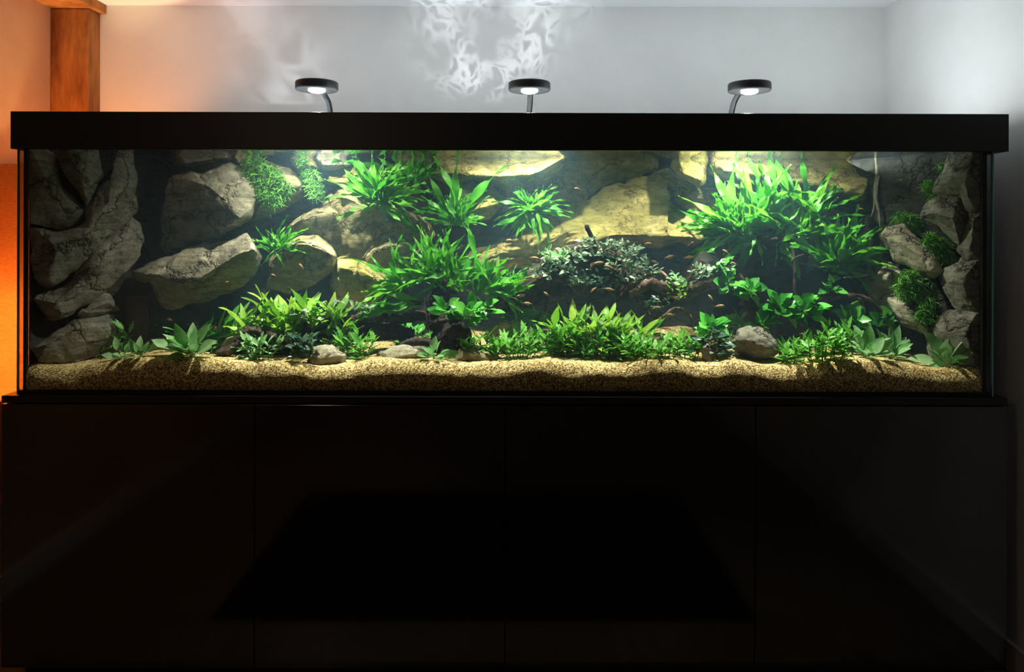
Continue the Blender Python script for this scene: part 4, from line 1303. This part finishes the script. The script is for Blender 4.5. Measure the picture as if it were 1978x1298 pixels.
FISH = [  # px, py, Y, length px, heading deg (0 = right, 180 = left), tilt, label
    (985, 464, .24, 15, 180, 0, 'small orange fish under the starry fern'),
    (1032, 498, .19, 18, 0, -8, 'orange fish above the left shoulder of the arched log'),
    (1019, 536, .19, 18, 0, 8, 'orange fish before the pale grain of the log, upper'),
    (1005, 571, .18, 19, 0, 5, 'brightest orange fish before the left foot of the log'),
    (1020, 586, .17, 17, 180, -4, 'orange fish just below the left foot of the log'),
    (1155, 508, .16, 21, 0, 6, 'largest orange fish in the middle of the arched log'),
    (1177, 516, .16, 20, 180, -18, 'orange fish tilted down right of the largest one'),
    (1179, 559, .15, 18, 180, -10, 'orange fish low before the dark belly of the log'),
    (1146, 560, .16, 14, 0, 40, 'small fish steeply tilted below the log'),
    (1251, 470, .24, 12, 0, 0, 'tiny fish at the lower edge of the largest golden rock'),
    (1333, 472, .22, 16, 0, 35, 'fish rising at the right tip of the largest golden rock'),
    (1293, 496, .22, 18, 0, 14, 'fish in the blue gap, left of two side by side'),
    (1331, 497, .22, 18, 0, 6, 'fish in the blue gap, right of two side by side'),
    (1265, 506, .24, 14, 180, -20, 'faint fish in the blue gap above the branch'),
    (1373, 575, .18, 14, 180, -50, 'fish diving before the dark foot of the thick stump'),
    (1418, 509, .17, 14, 180, -20, 'small fish at the left arm of the thick stump'),
    (1402, 486, .18, 14, 180, -30, 'tiny fish before the upper left arm of the stump'),
    (1268, 594, .15, 17, 0, 0, 'fish inside the looped root'),
    (1389, 591, .14, 18, 0, 8, 'fish above the large round leafed plant'),
    (1296, 608, .15, 16, 180, -4, 'fish just right of the looped root'),
    (1056, 568, .20, 14, 180, -35, 'grey fish under the dark log on the left'),
    (1115, 364, .26, 11, 180, -10, 'lone fish before the blue shaded overhang'),
    (528, 531, .26, 9, 180, -20, 'tiny fish below the small dark fern'),
    (582, 514, .25, 12, 180, -50, 'small fish before the round tan crowned rock'),
    (437, 545, .17, 9, 0, 10, 'tiny fish before the broad slab'),
    (448, 608, .15, 12, 180, -45, 'reddish fish above the dark left plants'),
    (328, 617, .19, 14, 180, -10, 'dim fish right of the clay tube'),
    (415, 635, .13, 9, 0, 60, 'reddish fish among the large pale plant'),
    (911, 457, .25, 9, 0, 20, 'tiny fish under the tall upright fern'),
    (1739, 348, .26, 10, 0, 20, 'lone fish in the dark upper right gap'),
    (1662, 403, .28, 9, 180, 0, 'tiny fish below the pitted golden rock'),
    (1158, 618, .14, 12, 0, 0, 'small fish before the yellow plants'),
]
fb, ff = fish_meshes()
protoF = empty('fish', (0, 0, 0), FISH[0][6], 'fish', 'small orange fish')
parts = [obj('body', fb, M_fish, protoF), obj('tail_fin', ff[0], M_fish, protoF, smooth=False), obj('dorsal_fin', ff[1], M_fish, protoF, smooth=False), obj('anal_fin', ff[2], M_fish, protoF, smooth=False)]
for i, (px, py, Y, L, hd, tilt, lab) in enumerate(FISH):
    if i == 0: r = protoF
    else:
        r = protoF.copy()
        COL.objects.link(r)
        for ch in parts:
            c = ch.copy()
            COL.objects.link(c)
            c.parent = r
    r['label'] = lab
    r.location = at(px, py, Y)
    s = PX(L, Y) * 1.12
    r.scale = (s, s, s)
    r.rotation_euler = (0, math.radians(-tilt if hd == 0 else tilt), math.radians(hd + RND.uniform(-22, 22)))

# ------------------------------------------------------------------ spot lamps on goose necks
LP = [(611, 168, [(638, 236), (637, 217), (633, 198), (626, 184)], 'left round black clip lamp above the rim with its neck leaning left'),
      (1022, 168, [(1018, 236), (1020, 217), (1022, 200), (1022, 184)], 'middle round black clip lamp above the rim on a straight neck'),
      (1447, 167, [(1402, 236), (1410, 217), (1416, 198), (1426, 180)], 'right round black clip lamp above the rim with its neck leaning right')]
for i, (px, py, neck, lab) in enumerate(LP):
    c = at(px, py, LAMPY)
    c.x, c.z = LAMPX[i], LAMPZ
    base = at(neck[0][0], neck[0][1], .455)
    base.z = ZT
    root = empty('clip_lamp', base, lab, 'lamp', 'clip lamps above the aquarium')
    R_ = PX(40.5, LAMPY)
    bm = bmesh.new()
    lathe(bm, [(R_ * .97, .013), (R_, .010), (R_, -.009), (R_ * .97, -.0125), (R_ * .62, -.0125), (R_ * .5, -.008)], c, 48)
    hs = obj('housing', bm, M_lampm, root)
    bm = bmesh.new()
    lathe(bm, [(R_ * .40, -.0105), (R_ * .40, -.015), (R_ * .3, -.019), (R_ * .1, -.0215)], c, 28)
    obj('lens', bm, M_lens, hs)
    for sx in (-.38, .42):
        bm = bmesh.new()
        lathe(bm, [(.006, .0125), (.006, .017), (.004, .018)], c + Vector((R_ * sx, -.012, 0)), 12)
        obj('screw', bm, M_matte, hs)
    pts = [Vector((base.x, base.y, ZT + .004)), at(neck[1][0], neck[1][1] + 6, .44), at(neck[2][0], neck[2][1], .38), at(neck[3][0], neck[3][1], .33), c + Vector(((.01 if i == 0 else -.012 if i == 2 else 0), .04, -.006))]
    bm = bmesh.new()
    tube(bm, pts, [.0065, .0065, .006, .006, .005], 12, 8)
    obj('neck', bm, M_arm, root)
    bm = bmesh.new()
    tube(bm, [p + Vector((.010, -.004, 0)) for p in pts[:4]] + [pts[4] + Vector((.004, 0, 0))], [.0028] * 5, 8, 8)
    obj('cable', bm, M_matte, root)
    boxo('clamp', (base.x - .022, .432, ZT - .022), (base.x + .022, .4395, ZT + .002), M_matte, root)
    boxo('clamp_jaw', (base.x - .022, .432, ZT + .0005), (base.x + .022, .476, ZT + .007), M_matte, root)

# ------------------------------------------------------------------ floor lamp at the left
fl = empty('floor_lamp', (-1.645, .50, 0), 'glowing orange linen floor lamp between the left wall and the aquarium', 'lamp')
zt, zb = at(15, 325, .5).z, at(15, 757, .5).z
bm = bmesh.new()
for rr, rev in ((.185, 1), (.182, -1)):
    rg = [[bm.verts.new((-1.645 + rr * math.cos(6.2832 * k / 48), .50 + rr * math.sin(6.2832 * k / 48), z)) for k in range(48)] for z in (zb, zt)]
    for k in range(48):
        f = (rg[0][k], rg[0][(k + 1) % 48], rg[1][(k + 1) % 48], rg[1][k])
        bm.faces.new(f[::rev])
sh = obj('lamp_shade', bm, M_shade, fl)
bm = bmesh.new()
lathe(bm, [(.14, .001), (.14, .018), (.02, .03), (.011, .04), (.011, .86)], (-1.645, .5, 0), 28)
obj('base', bm, M_matte, fl)
bm = bmesh.new()
lathe(bm, [(.01, .86), (.016, .87), (.016, .90), (.01, .905)], (-1.645, .5, 0), 20)
obj('socket', bm, M_matte, fl)
bm = bmesh.new()
for k in range(3):
    a = 2.1 * k
    tube(bm, [(-1.645, .5, .87), (-1.645 + .181 * math.cos(a), .5 + .181 * math.sin(a), .87)], [.002, .002], 6, 2)
obj('shade_ring', bm, M_matte, fl)

bm = bmesh.new()
lathe(bm, [(.181, zb + .002), (.181, zb + .010), (.10, zb + .012)], (-1.645, .5, 0), 40)
obj('light_stop', bm, M_matte, fl)  # added disc that keeps bulb light off the wall below

# rug in front of the cabinet (seen mirrored in its doors)
bm = bmesh.new()
box(bm, (-1.03, -1.66, .0005), (.84, -.42, .012), .004)
tag(obj('rug', bm, M_rug, smooth=False), 'dark rug on the floor before the black cabinet', 'rug')
